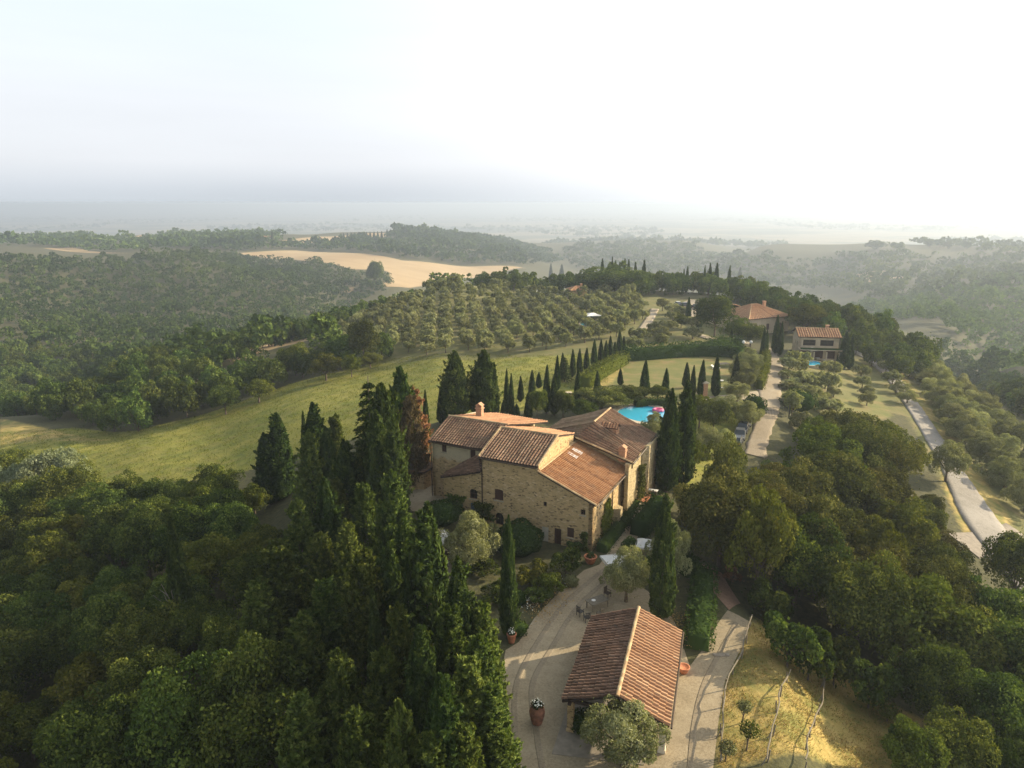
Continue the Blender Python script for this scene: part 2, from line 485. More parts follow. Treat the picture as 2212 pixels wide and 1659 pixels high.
M['tile_dark'] = tile_mat('tiles_dark', [(0.035, 0.02, 0.015), (0.17, 0.095, 0.06), (0.24, 0.14, 0.092), (0.31, 0.2, 0.14)], (0.07, 0.055, 0.04), 0.65)
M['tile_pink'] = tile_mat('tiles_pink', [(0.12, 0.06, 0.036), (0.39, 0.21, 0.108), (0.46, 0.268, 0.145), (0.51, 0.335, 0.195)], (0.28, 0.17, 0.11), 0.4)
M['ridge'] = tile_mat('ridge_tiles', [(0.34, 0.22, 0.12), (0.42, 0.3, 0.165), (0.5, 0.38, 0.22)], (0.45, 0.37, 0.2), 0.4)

def gravel_mat(name, a, b_, c_, patch=(0.3, 0.25, 0.17)):
    m, nt, b = mk(name, 0.97)
    p = pos(nt)
    f = noise(nt, p, 5.5, 8, 0.85)
    c = ramp(nt, f, [(0.36, tuple(x * .82 for x in a)), (0.5, b_), (0.64, tuple(x * .95 for x in c_))])
    c = mix(nt, mrange(nt, noise(nt, p, 0.45, 5), 0.42, 0.75, 0, 0.5), c, patch)
    c = mix(nt, mrange(nt, noise(nt, p, 0.16, 5, 0.65), 0.45, 0.65, 0, 0.5), c, tuple(x * 1.0 for x in c_))
    c = mix(nt, mrange(nt, noise(nt, p, 1.3, 7, 0.75), 0.52, 0.7, 0, 0.55), c, tuple(x * 0.75 for x in patch))
    nt.links.new(c, b.inputs['Base Color'])
    bump(nt, b, noise(nt, p, 16, 3), 0.5, 0.03)
    return m
M['gravel'] = gravel_mat('gravel', (0.225, 0.178, 0.112), (0.335, 0.27, 0.175), (0.43, 0.36, 0.248), (0.26, 0.205, 0.128))
M['gravel_worn'] = gravel_mat('worn_gravel', (0.17, 0.135, 0.09), (0.26, 0.21, 0.14), (0.35, 0.29, 0.205), (0.26, 0.215, 0.145))
M['track'] = gravel_mat('earth_track', (0.19, 0.15, 0.1), (0.275, 0.225, 0.16), (0.35, 0.3, 0.22), (0.21, 0.165, 0.105))
M['road'] = gravel_mat('white_road', (0.2, 0.18, 0.15), (0.29, 0.265, 0.23), (0.37, 0.34, 0.3), (0.2, 0.18, 0.15))
M['earth'] = gravel_mat('red_earth', (0.2, 0.12, 0.08), (0.28, 0.17, 0.11), (0.36, 0.23, 0.16), (0.2, 0.13, 0.08))
M['path'] = gravel_mat('pale_path', (0.27, 0.22, 0.15), (0.37, 0.31, 0.225), (0.46, 0.4, 0.31), (0.3, 0.245, 0.17))

def ground_mat():
    m, nt, b = mk('ground', 0.97)
    p = pos(nt)
    n1 = noise(nt, p, 0.25, 6, 0.6)
    n2 = noise(nt, p, 1.7, 6, 0.7)
    n3 = noise(nt, p, 0.05, 5, 0.6)
    nf = noise(nt, p, 0.0011, 8, 0.65)
    far = ramp(nt, nf, [(0.36, (0.07, 0.085, 0.045)), (0.47, (0.12, 0.125, 0.06)), (0.53, (0.3, 0.24, 0.14)), (0.6, (0.16, 0.15, 0.08)), (0.68, (0.36, 0.29, 0.19))])
    floor = ramp(nt, n2, [(0.3, (0.05, 0.05, 0.024)), (0.6, (0.1, 0.095, 0.04)), (0.8, (0.15, 0.13, 0.06))])
    c = mix(nt, mrange(nt, attr(nt, 'far'), 0, 1), floor, far)
    st = N(nt, 'Mapping'); st.inputs['Scale'].default_value = (0.25, 1.0, 1.0); st.inputs['Rotation'].default_value = (0, 0, 0.35)
    nt.links.new(p, st.inputs['Vector'])
    ns = noise(nt, st.outputs[0], 0.5, 6, 0.65)
    mead = ramp(nt, n1, [(0.3, (0.13, 0.165, 0.025)), (0.5, (0.225, 0.235, 0.036)), (0.7, (0.335, 0.3, 0.055))])
    mead = mix(nt, mrange(nt, ns, 0.45, 0.72, 0, 0.7), mead, (0.26, 0.2, 0.08))
    mead = mix(nt, mrange(nt, n2, 0.38, 0.62, 0.6, 0), mead, (0.085, 0.105, 0.022))
    mead = mix(nt, mrange(nt, noise(nt, p, 0.09, 6, 0.7), 0.45, 0.62, 0, 0.65), mead, (0.3, 0.27, 0.06))
    def edge(name, w=0.6):
        a = attr(nt, name)
        return mrange(nt, math_(nt, 'ADD', a, math_(nt, 'MULTIPLY', math_(nt, 'SUBTRACT', n2, 0.5), w)), 0.35, 0.65)
    c = mix(nt, edge('meadow'), c, mead)
    gold = ramp(nt, noise(nt, p, 0.012, 7, 0.6), [(0.3, (0.36, 0.25, 0.13)), (0.55, (0.43, 0.315, 0.175)), (0.75, (0.49, 0.37, 0.22))])
    gold = mix(nt, mrange(nt, noise(nt, st.outputs[0], 0.035, 4), 0.45, 0.7, 0, 0.35), gold, (0.3, 0.2, 0.1))
    c = mix(nt, edge('gold', 0.15), c, gold)
    soil = ramp(nt, n1, [(0.3, (0.11, 0.12, 0.038)), (0.55, (0.165, 0.155, 0.055)), (0.75, (0.23, 0.18, 0.09))])
    c = mix(nt, edge('soil'), c, soil)
    lawn = ramp(nt, n1, [(0.3, (0.115, 0.135, 0.036)), (0.5, (0.17, 0.165, 0.052)), (0.72, (0.26, 0.185, 0.085))])
    lawn = mix(nt, mrange(nt, ns, 0.5, 0.75, 0, 0.6), lawn, (0.12, 0.15, 0.034))
    c = mix(nt, edge('lawn'), c, lawn)
    dry = ramp(nt, noise(nt, p, 0.6, 6, 0.7), [(0.32, (0.19, 0.175, 0.05)), (0.48, (0.35, 0.265, 0.085)), (0.66, (0.48, 0.35, 0.125))])
    dry = mix(nt, mrange(nt, noise(nt, p, 4, 5, 0.7), 0.55, 0.75, 0, 0.35), dry, (0.24, 0.2, 0.07))
    dry = mix(nt, mrange(nt, noise(nt, p, 0.22, 5, 0.65), 0.46, 0.62, 0, 0.75), dry, (0.14, 0.165, 0.042))
    c = mix(nt, edge('dry'), c, dry)
    nt.links.new(c, b.inputs['Base Color'])
    bump(nt, b, n2, 0.4, 0.25)
    return m
M['ground'] = ground_mat()

# ------------------------------------------------------------------ object helpers
def tag(o, label=None, cat=None, group=None, kind=None):
    if label: o['label'] = label
    if cat: o['category'] = cat
    if group: o['group'] = group
    if kind: o['kind'] = kind
    return o

def empty(name, loc, rz=0.0):
    o = bpy.data.objects.new(name, None)
    o.empty_display_size = 0.3
    o.location = loc
    o.rotation_euler = (0, 0, rz)
    COL.objects.link(o)
    return o

def link(name, mesh, parent=None, loc=None):
    o = bpy.data.objects.new(name, mesh)
    COL.objects.link(o)
    if parent: o.parent = parent
    if loc is not None: o.location = loc
    return o

class MB:
    """collects shapes into one mesh"""
    def __init__(s):
        s.v, s.f, s.t, s.mi = [], [], [], []
    def face(s, pts, tint=0.5, mi=0):
        i = len(s.v)
        s.v += [tuple(p) for p in pts]
        s.f.append(tuple(range(i, i + len(pts))))
        s.t.append(tint); s.mi.append(mi)
    def mesh(s, verts, faces, tint=0.5, mi=0):
        i = len(s.v)
        s.v += [tuple(p) for p in verts]
        for f in faces:
            s.f.append(tuple(k + i for k in f)); s.t.append(tint); s.mi.append(mi)
    def box(s, c, size, rz=0.0, tint=0.5, mi=0, taper=1.0):
        hx, hy, hz = size[0] / 2, size[1] / 2, size[2] / 2
        ca, sa = math.cos(rz), math.sin(rz)
        vs = []
        for k, z in ((1.0, -hz), (taper, hz)):
            for x, y in ((-hx, -hy), (hx, -hy), (hx, hy), (-hx, hy)):
                x *= k; y *= k
                vs.append((c[0] + x * ca - y * sa, c[1] + x * sa + y * ca, c[2] + z))
        s.mesh(vs, [(3, 2, 1, 0), (4, 5, 6, 7), (0, 1, 5, 4), (1, 2, 6, 5), (2, 3, 7, 6), (3, 0, 4, 7)], tint, mi)
    def prism(s, poly, z0, z1, tint=0.5, mi=0):
        n = len(poly)
        vs = [(x, y, z0) for x, y in poly] + [(x, y, z1) for x, y in poly]
        fs = [tuple(range(n - 1, -1, -1)), tuple(range(n, 2 * n))]
        fs += [(i, (i + 1) % n, n + (i + 1) % n, n + i) for i in range(n)]
        s.mesh(vs, fs, tint, mi)
    def lathe(s, prof, c=(0, 0, 0), seg=14, tint=0.5, mi=0):
        vs, fs = [], []
        for r, z in prof:
            for k in range(seg):
                a = 2 * math.pi * k / seg
                vs.append((c[0] + r * math.cos(a), c[1] + r * math.sin(a), c[2] + z))
        for j in range(len(prof) - 1):
            for k in range(seg):
                k2 = (k + 1) % seg
                fs.append((j * seg + k, j * seg + k2, (j + 1) * seg + k2, (j + 1) * seg + k))
        fs.append(tuple(range(seg - 1, -1, -1)))
        fs.append(tuple((len(prof) - 1) * seg + k for k in range(seg)))
        s.mesh(vs, fs, tint, mi)
    def tube(s, pts, radii, seg=6, tint=0.5, mi=0):
        pts = [Vector(p) for p in pts]
        if isinstance(radii, (int, float)): radii = [radii] * len(pts)
        vs, fs = [], []
        for i, p in enumerate(pts):
            d = (pts[min(i + 1, len(pts) - 1)] - pts[max(i - 1, 0)]).normalized()
            a = d.orthogonal().normalized() if abs(d.z) > 0.95 else d.cross(Vector((0, 0, 1))).normalized()
            b = d.cross(a)
            for k in range(seg):
                t = 2 * math.pi * k / seg
                vs.append(tuple(p + (a * math.cos(t) + b * math.sin(t)) * radii[i]))
        for j in range(len(pts) - 1):
            for k in range(seg):
                k2 = (k + 1) % seg
                fs.append((j * seg + k, j * seg + k2, (j + 1) * seg + k2, (j + 1) * seg + k))
        fs.append(tuple(range(seg - 1, -1, -1)))
        fs.append(tuple((len(pts) - 1) * seg + k for k in range(seg)))
        s.mesh(vs, fs, tint, mi)
    def to_mesh(s, name, mats, smooth=False):
        me = bpy.data.meshes.new(name)
        me.from_pydata(s.v, [], s.f)
        for m in (mats if isinstance(mats, (list, tuple)) else [mats]): me.materials.append(m)
        me.polygons.foreach_set('material_index', s.mi)
        a = me.attributes.new('tint', 'FLOAT', 'FACE')
        a.data.foreach_set('value', np.array(s.t, np.float32))
        if smooth: me.polygons.foreach_set('use_smooth', [True] * len(s.f))
        me.update()
        return me
    def build(s, name, mats, parent=None, loc=None, smooth=False, fix=True):
        me = s.to_mesh(name, mats, smooth)
        if fix:
            bm = bmesh.new(); bm.from_mesh(me)
            bmesh.ops.recalc_face_normals(bm, faces=bm.faces)
            bm.to_mesh(me); bm.free()
        return link(name, me, parent, loc)

def np_mesh(name, V, quads, tint, mats, mi=None):
    me = bpy.data.meshes.new(name)
    n = len(quads)
    me.vertices.add(len(V)); me.loops.add(n * 4); me.polygons.add(n)
    me.vertices.foreach_set('co', np.ascontiguousarray(V, np.float32).ravel())
    me.loops.foreach_set('vertex_index', np.ascontiguousarray(quads, np.int32).ravel())
    me.polygons.foreach_set('loop_start', np.arange(0, n * 4, 4, dtype=np.int32))
    for m in (mats if isinstance(mats, (list, tuple)) else [mats]): me.materials.append(m)
    if mi is not None: me.polygons.foreach_set('material_index', np.ascontiguousarray(mi, np.int32))
    a = me.attributes.new('tint', 'FLOAT', 'FACE')
    a.data.foreach_set('value', np.ascontiguousarray(tint, np.float32))
    me.update(calc_edges=True)
    return me

# ------------------------------------------------------------------ foliage
def unit(a):
    return a / np.maximum(np.linalg.norm(a, axis=-1, keepdims=True), 1e-9)

def leaves(C, Nn, L, Wd, g, up=None):
    """diamond leaves centred at C with normal about Nn; returns (verts, quads)"""
    n = len(C)
    if up is None: up = g.normal(size=(n, 3))
    U = unit(up - (up * Nn).sum(-1, keepdims=True) * Nn)
    V = np.cross(Nn, U)
    L = np.asarray(L).reshape(-1, 1); Wd = np.asarray(Wd).reshape(-1, 1)
    bend = Nn * L * 0.12
    q = np.stack([C - U * L * .5 - bend, C + V * Wd * .5, C + U * L * .5 - bend, C - V * Wd * .5], 1)
    return q.reshape(-1, 3), np.arange(n * 4).reshape(n, 4)

def clump_crown(seed, R, H, z0, nclump, nleaf, ls, flat=1.0, inner=0.12, rag=0.25, low=-0.35):
    """leaf-clump crown: clumps spread through an uneven ellipsoid. returns C, N, size, tint, clump centres"""
    g = np.random.default_rng(seed)
    d = unit(g.normal(size=(nclump * 4, 3)))
    d = d[d[:, 2] > low][:nclump]
    rr = g.uniform(0.5, 0.86, len(d)) * (1 + g.normal(size=len(d)) * rag * .45)
    cc = d * rr[:, None] * np.array([R, R, H / 2]) + np.array([0, 0, z0 + H / 2])
    cr = R * g.uniform(0.15, 0.33, len(d)) * (1 + .2 * (d[:, 2] > .5))
    cr *= np.minimum(1, 0.75 + 0.5 * (H / 2) / R)
    k = g.choice(len(d), nleaf, p=(cr ** 2) / (cr ** 2).sum())
    n = unit(g.normal(size=(nleaf, 3)) + d[k] * 0.75 + np.array([0, 0, .3]))
    rad = cr[k] * g.uniform(0.6, 1.08, nleaf) ** 0.7
    C = cc[k] + n * rad[:, None] * np.array([1, 1, flat])
    ni = int(nleaf * inner)
    C[:ni] = (g.normal(size=(ni, 3)) * .33) * np.array([R, R, H / 2]) + np.array([0, 0, z0 + H / 2])
    Nn = unit(n * 0.9 + g.normal(size=(nleaf, 3)) * 0.75)
    S = ls * g.uniform(0.65, 1.35, nleaf)
    ct = g.uniform(0.12, 0.8, len(d))
    T = np.clip(ct[k] + g.normal(size=nleaf) * .2, 0, 1)
    return C, Nn, S, T, cc

def limbs(mb, cc, z0, rt, g, n=6, lean=0.0):
    top = Vector((lean, lean * .4, z0))
    mb.tube([(0, 0, -0.8), (0, 0, 0.15), tuple(top * 0.5), tuple(top)], [rt * 1.5, rt * 1.15, rt * .9, rt * .75], 7)
    for j in g.choice(len(cc), min(n, len(cc)), replace=False):
        c = Vector(cc[j])
        m = (top + c) * 0.5 + Vector((0, 0, .12 * (c - top).length))
        mb.tube([tuple(top * 0.95), tuple(m), tuple(c)], [rt * .6, rt * .38, rt * .12], 5)

PROTO = {}

def proto(kind, mat, C, Nn, S, T, W, mb, h, r, g, up=None):
    V, Q = leaves(C, Nn, S, W, g, up)
    crown = np_mesh(kind + '_crown', V, Q, T, M[mat])
    trunk = mb.to_mesh(kind + '_trunk', M['bark'], True)
    tv = np.array(mb.v) if mb.v else np.zeros((0, 3))
    PROTO.setdefault(kind, []).append(dict(crown=crown, trunk=trunk, h=h, r=r, V=V, Q=Q, T=T, mb=mb, mat=mat))

def joined(p, name):
    """one light mesh of crown and trunk for trees too far to show parts"""
    if 'one' not in p:
        mb = p['mb']
        V = p['V']; Q = p['Q']; T = p['T']
        tq = [f for f in mb.f if len(f) == 4]
        V2 = np.concatenate([V, np.array(mb.v)]) if tq else V
        Q2 = np.concatenate([Q, np.array(tq) + len(V)]) if tq else Q
        T2 = np.concatenate([T, np.full(len(tq), .5)])
        mi = np.concatenate([np.zeros(len(Q)), np.ones(len(tq))])
        p['one'] = np_mesh(name, V2, Q2, T2, [M[p['mat']], M['bark']], mi)
    return p['one']

def make_broadleaf(kind, mat, seed, R, H, z0, ncl, nl, ls, rt=0.22, asp=0.62, **kw):
    g = np.random.default_rng(seed + 100)
    C, Nn, S, T, cc = clump_crown(seed, R, H, z0, ncl, nl, ls, **kw)
    mb = MB(); limbs(mb, cc, z0 + H * .18, rt, g)
    proto(kind, mat, C, Nn, S, T, S * asp, mb, z0 + H, R, g)

for i in range(5):
    make_broadleaf('oak', 'oak', 10 + i, 4.6, 7.4, 1.4, 84, 17000, 0.3, rag=.4)
for i in range(4):
    make_broadleaf('holm', 'oak_olive', 20 + i, 4.4, 7.2, 1.4, 84, 17000, 0.29, rag=.4)
for i in range(2):
    make_broadleaf('limetree', 'lime', 30 + i, 3.4, 6.2, 1.0, 54, 9500, 0.3, rag=.45)
for i in range(3):
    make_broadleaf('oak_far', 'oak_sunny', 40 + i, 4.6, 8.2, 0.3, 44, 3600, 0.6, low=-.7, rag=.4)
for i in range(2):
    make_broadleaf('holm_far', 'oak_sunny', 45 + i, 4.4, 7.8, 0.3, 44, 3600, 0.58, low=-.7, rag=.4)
for i in range(3):
    make_broadleaf('olive', 'olive', 50 + i, 2.4, 3.7, 0.45, 42, 13000, 0.19, 0.16, 0.36, rag=0.5, low=-.6)
for i in range(3):
    make_broadleaf('olive_far', 'olive', 60 + i, 2.4, 3.1, 0.7, 24, 2300, 0.36, 0.14, 0.55, rag=0.3)
make_broadleaf('silver', 'silver', 70, 3.2, 4.6, 0.5, 32, 5500, 0.3, 0.14, 0.45)
for i in range(2):
    make_broadleaf('bush', 'oak', 80 + i, 1.6, 2.2, 0.1, 18, 2600, 0.22, 0.06, low=-0.1)
    make_broadleaf('greenbush', 'lime', 84 + i, 1.7, 2.2, 0.1, 18, 2600, 0.24, 0.06, low=-0.1)
make_broadleaf('rustbush', 'rust', 88, 1.5, 2.4, 0.2, 14, 1400, 0.26, 0.06)

def make_cypress(kind, mat, seed, h, R, n, lobe, tuft, prof, leaf=0.42, wid=0.13):
    g = np.random.default_rng(seed)
    t = g.uniform(0.0, 1.0, n) ** 0.92
    phi = g.uniform(0, 2 * math.pi, n)
    base = prof(t)
    ph = g.uniform(0, 6.28, 8)
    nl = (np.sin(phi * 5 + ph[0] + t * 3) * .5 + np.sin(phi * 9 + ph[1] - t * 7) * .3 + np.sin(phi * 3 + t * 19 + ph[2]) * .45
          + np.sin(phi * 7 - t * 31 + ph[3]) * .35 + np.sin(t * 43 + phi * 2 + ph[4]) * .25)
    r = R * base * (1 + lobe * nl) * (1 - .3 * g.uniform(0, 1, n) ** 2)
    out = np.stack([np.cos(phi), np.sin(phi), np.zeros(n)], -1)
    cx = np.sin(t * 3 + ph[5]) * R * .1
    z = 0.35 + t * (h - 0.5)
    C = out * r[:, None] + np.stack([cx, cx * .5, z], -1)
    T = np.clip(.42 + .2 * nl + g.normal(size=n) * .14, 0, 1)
    S = leaf * g.uniform(.6, 1.35, n)
    W = np.full(n, wid) * g.uniform(.7, 1.3, n)
    up = out * .38 + np.array([0, 0, 1.0]) + g.normal(size=(n, 3)) * .22
    Nn = unit(out + g.normal(size=(n, 3)) * .45)
    if tuft:
        m = tuft
        per = 46
        tt = g.uniform(.03, .97, m); pp = g.uniform(0, 6.28, m)
        o = np.stack([np.cos(pp), np.sin(pp), np.zeros(m)], -1)
        ax = unit(o * .8 + np.array([0, 0, 1.0]) + g.normal(size=(m, 3)) * .2)
        st = o * (R * prof(tt) * .82)[:, None] + np.stack([np.zeros(m), np.zeros(m), .35 + tt * (h - .7)], -1)
        ln = g.uniform(.4, 1.15, m) * (R / 1.6 + .2) * (.45 + .75 * prof(tt))
        k = np.repeat(np.arange(m), per)
        s = g.uniform(0, 1, m * per)
        Ct = st[k] + ax[k] * (s * ln[k])[:, None] + g.normal(size=(m * per, 3)) * (0.24 * (1.05 - s) * np.sqrt(ln[k]))[:, None]
        C = np.concatenate([C, Ct])
        upk = ax[k] + g.normal(size=(m * per, 3)) * .35
        up = np.concatenate([up, upk])
        Nn = np.concatenate([Nn, unit(o[k] + g.normal(size=(m * per, 3)) * .7)])
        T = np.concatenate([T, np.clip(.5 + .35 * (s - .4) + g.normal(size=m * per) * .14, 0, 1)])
        S = np.concatenate([S, leaf * .85 * g.uniform(.6, 1.3, m * per)]); W = np.concatenate([W, wid * 1.15 * g.uniform(.7, 1.3, m * per)])
    mb = MB(); mb.tube([(0, 0, -.8), (0, 0, h * .5), (0, 0, h * .93)], [R * .16 + .06, R * .12, .02], 6)
    proto(kind, mat, C, Nn, S, T, W, mb, h, R, g, up)

def p_col(t): return np.clip(np.minimum((t / .1 + .45), 1) * (1 - t ** 2.6) ** .85, .03, 1)
def p_slim(t): return np.clip(np.minimum((t / .18 + .4), 1) * (1 - t ** 1.7) ** .8, .03, 1)
def p_cone(t): return np.clip(np.minimum((t / .12 + .55), 1) * (1 - t) ** .68, .03, 1)
def p_egg(t): return np.clip(np.minimum((t / .3 + .45), 1) * (1 - np.maximum(t - .35, 0) ** 1.5 * 1.85) ** .75, .04, 1)

for i in range(3):
    make_cypress('cypress', 'cypress', 200 + i, 12, 1.25, 9000, .11, 50, p_col, 0.42, .13)
for i in range(2):
    make_cypress('slim_cypress', 'cypress', 210 + i, 10, 0.8, 5200, .08, 0, p_slim, .42, .12)
for i in range(3):
    make_cypress('shaggy_cypress', 'cypress_light', 220 + i, 12, 1.7, 5200, .26, 210, p_cone, .42, .14)
for i in range(2):
    make_cypress('broad_cypress', 'cypress', 230 + i, 10, 1.7, 8500, .13, 90, p_egg, .42, .14)
make_cypress('dying_cypress', 'rust', 240, 10, 1.2, 900, .35, 80, p_cone, .45, .11)
make_cypress('brown_cypress', 'brown', 241, 10, 1.4, 2200, .3, 120, p_egg, .45, .12)
for i in range(2):
    make_cypress('far_cypress', 'cypress', 250 + i, 10, 1.0, 1500, .1, 0, p_slim, .75, .26)

def make_fir(seed, h, R, n):
    g = np.random.default_rng(seed)
    whorls = 13
    C = []; U = []; T = []
    for w in range(whorls):
        t = w / whorls
        z = 1.2 + (h - 1.6) * t
        L = R * (1 - t) ** .85 + .2
        nb = 9
        for b in range(nb):
            a = 6.283 * (b + g.uniform(-.3, .3)) / nb + w
            m = int(n / whorls / nb * (.5 + 1.1 * (1 - t)))
            s = g.uniform(.08, 1, m)
            d = np.array([math.cos(a), math.sin(a), 0]); sd_ = np.array([-math.sin(a), math.cos(a), 0])
            C.append(d * (s * L)[:, None] + sd_ * (g.normal(size=m) * .22 * L * (1.1 - s))[:, None] + np.array([0, 0, 1]) * (z - .32 * L * s ** 1.5 + .12 * L + g.normal(size=m) * .08)[:, None])
            U.append(np.tile(d + np.array([0, 0, -.2]), (m, 1)) + g.normal(size=(m, 3)) * .4)
            T.append(np.clip(.3 + .4 * s + g.normal(size=m) * .12, 0, 1))
    C = np.concatenate(C); U = np.concatenate(U); T = np.concatenate(T)
    Nn = unit(np.array([0, 0, 1.0]) + g.normal(size=C.shape) * .5)
    S = np.full(len(C), .4) * g.uniform(.6, 1.3, len(C))
    mb = MB(); mb.tube([(0, 0, -.8), (0, 0, h * .97)], [.24, .03], 7)
    proto('fir', 'cypress', C, Nn, S, T, S * .34, mb, h, R, g, U)
make_fir(300, 11, 2.4, 6500)

SPECIES = {'oak': 'oak_tree', 'holm': 'holm_oak', 'limetree': 'leafy_tree', 'oak_far': 'oak_tree', 'holm_far': 'holm_oak', 'olive': 'olive_tree',
           'olive_far': 'olive_tree', 'silver': 'silver_willow', 'bush': 'garden_shrub', 'greenbush': 'garden_shrub', 'rustbush': 'rusty_shrub', 'cypress': 'cypress_tree',
           'slim_cypress': 'cypress_tree', 'shaggy_cypress': 'cypress_tree', 'broad_cypress': 'cypress_tree', 'dying_cypress': 'cypress_tree',
           'brown_cypress': 'cypress_tree', 'far_cypress': 'cypress_tree', 'fir': 'fir_tree'}
CATS = {'oak_tree': 'oak', 'holm_oak': 'oak', 'leafy_tree': 'tree', 'olive_tree': 'olive tree', 'silver_willow': 'willow', 'garden_shrub': 'shrub',
        'rusty_shrub': 'shrub', 'cypress_tree': 'cypress', 'fir_tree': 'fir'}
_cnt = {}

def plant(kind, p, h, w=None, label=None, group=None, parts=True, var=None, rz=None):
    """a tree at p with height h and crown radius w"""
    lst = PROTO[kind]
    _cnt[kind] = _cnt.get(kind, -1) + 1
    pr = lst[(var if var is not None else _cnt[kind]) % len(lst)]
    name = SPECIES[kind]
    sz = h / pr['h']
    sx = (w / pr['r']) if w else sz
    rot = random.uniform(0, 6.28) if rz is None else rz
    if parts:
        e = empty(name, p, rot)
        e.scale = (sx, sx, sz)
        c = link('crown', pr['crown'], e)
        t = link('trunk', pr['trunk'], e)
    else:
        e = link(name, joined(pr, kind + '_tree'), None, p)
        e.rotation_euler = (0, 0, rot)
        e.scale = (sx, sx, sz)
    tag(e, label, CATS[name], group)
    return e

def fill(poly, spacing, avoid=(), seed=1, margin=0.0, cap=4000):
    """scattered positions inside a ground polygon, at least `spacing` apart"""
    g = np.random.default_rng(seed)
    poly = np.asarray(poly, float)[:, :2]
    lo, hi = poly.min(0), poly.max(0)
    n = int((hi - lo).prod() / spacing ** 2 * 9) + 50
    c = g.uniform(lo, hi, (min(n, 60000), 2))
    c = c[poly_dist(poly, c[:, 0], c[:, 1]) < -margin]
    for a, m in avoid:
        c = c[poly_dist(np.asarray(a, float)[:, :2], c[:, 0], c[:, 1]) > m]
    keep = []
    cell = {}
    for q in c:
        k = (int(q[0] // spacing), int(q[1] // spacing))
        ok = True
        for i in (-1, 0, 1):
            for j in (-1, 0, 1):
                for o in cell.get((k[0] + i, k[1] + j), ()):
                    if (o[0] - q[0]) ** 2 + (o[1] - q[1]) ** 2 < spacing ** 2: ok = False
        if ok:
            cell.setdefault(k, []).append(q); keep.append(q)
            if len(keep) >= cap: break
    return np.array(keep).reshape(-1, 2)

def rows(poly, d_along, sx, sy, jit, seed):
    """planted rows inside a ground polygon"""
    g = np.random.default_rng(seed)
    poly = np.asarray(poly, float)[:, :2]
    c = poly.mean(0); ca, sa = math.cos(d_along), math.sin(d_along)
    out = []
    for i in range(-70, 71):
        for j in range(-70, 71):
            x = i * sx + (sx / 2 if j % 2 else 0); y = j * sy
            out.append((c[0] + x * ca - y * sa, c[1] + x * sa + y * ca))
    out = np.array(out) + g.normal(size=(len(out), 2)) * jit
    return out[poly_dist(poly, out[:, 0], out[:, 1]) < 0]

def PD(*ud):
    out = []
    for u, d in ud:
        r = ray(u, 700); k = d / math.hypot(r[0], r[1])
        out.append((r[0] * k, r[1] * k))
    return np.array(out)

def PP(*uv):
    return np.array([P(u, v) for u, v in uv])

def mass(name, pts, mat, R, H, npt, ls, label, seed, sink=0.0, kinds=5, cone=False):
    """a far wood that reads as one mass: one mesh of many leafy crowns"""
    g = np.random.default_rng(seed)
    z = zt(pts[:, 0], pts[:, 1])
    base = []
    for k in range(kinds):
        if cone:
            t = g.uniform(0, 1, npt); a = g.uniform(0, 6.28, npt)
            r = R * (1 - t) ** .6
            C = np.stack([np.cos(a) * r, np.sin(a) * r, t * H], -1)
            Nn = unit(C * np.array([1, 1, 0]) + g.normal(size=C.shape) * .3); S = np.full(npt, ls); T = np.clip(.4 + g.normal(size=npt) * .15, 0, 1)
        else:
            C, Nn, S, T, _ = clump_crown(seed * 31 + k, R, H, 0, 14, npt, ls, inner=0.0, low=-0.15)
        base.append(leaves(C, Nn, S, S * .8, g) + (T,))
    Vs, Qs, Ts = [], [], []
    off = 0
    for i, (x, y) in enumerate(pts):
        V, Q, T = base[g.integers(kinds)]
        a = g.uniform(0, 6.28); s = float(np.clip(g.lognormal(-.08, .32), .4, 1.75)); ca, sa = math.cos(a) * s, math.sin(a) * s
        W = np.stack([V[:, 0] * ca - V[:, 1] * sa + x, V[:, 0] * sa + V[:, 1] * ca + y, V[:, 2] * s * g.uniform(.85, 1.2) + z[i] - sink], -1)
        Vs.append(W); Qs.append(Q + off); off += len(W)
        Ts.append(np.clip(T * .6 + g.uniform(-.15, .42) + .16 * math.sin(x * .021 + 2) * math.cos(y * .017), 0, 1))
    me = np_mesh(name, np.concatenate(Vs), np.concatenate(Qs), np.concatenate(Ts), M[mat])
    o = link(name, me)
    tag(o, label, 'woodland', None, 'stuff')
    return o

# ------------------------------------------------------------------ ground sheet and paths
REG = {}
REG['meadow'] = [PP((0, 935), (90, 930), (160, 924), (300, 930), (430, 898), (520, 868), (620, 832), (740, 802), (830, 776), (930, 768), (1180, 768), (1330, 762), (1300, 872), (1000, 900), (880, 930), (700, 960), (560, 1010), (400, 1040), (200, 1050), (0, 1040)),
                 PP((1560, 960), (1640, 900), (1600, 870), (1480, 880), (1440, 1000), (1480, 1060), (1560, 1000)),
                 PP((1690, 765), (1780, 790), (1830, 800), (1880, 870), (1900, 860), (1850, 780), (1800, 760))]
REG['soil'] = [PP((690, 745), (740, 700), (840, 640), (1000, 612), (1240, 622), (1430, 645), (1560, 650), (1560, 760), (1330, 762), (1180, 769), (980, 778), (830, 785)),
               PP((1700, 770), (1900, 780), (2212, 1000), (2212, 1250), (2100, 1180), (1960, 900), (1880, 880), (1760, 930), (1690, 850)),
               PP((1900, 700), (2000, 760), (2212, 900), (2212, 1000), (1950, 790))]
REG['lawn'] = [PP((1250, 872), (1345, 778), (1580, 768), (1590, 860), (1400, 890)), PP((1780, 870), (1900, 850), (1930, 900), (1830, 930))]
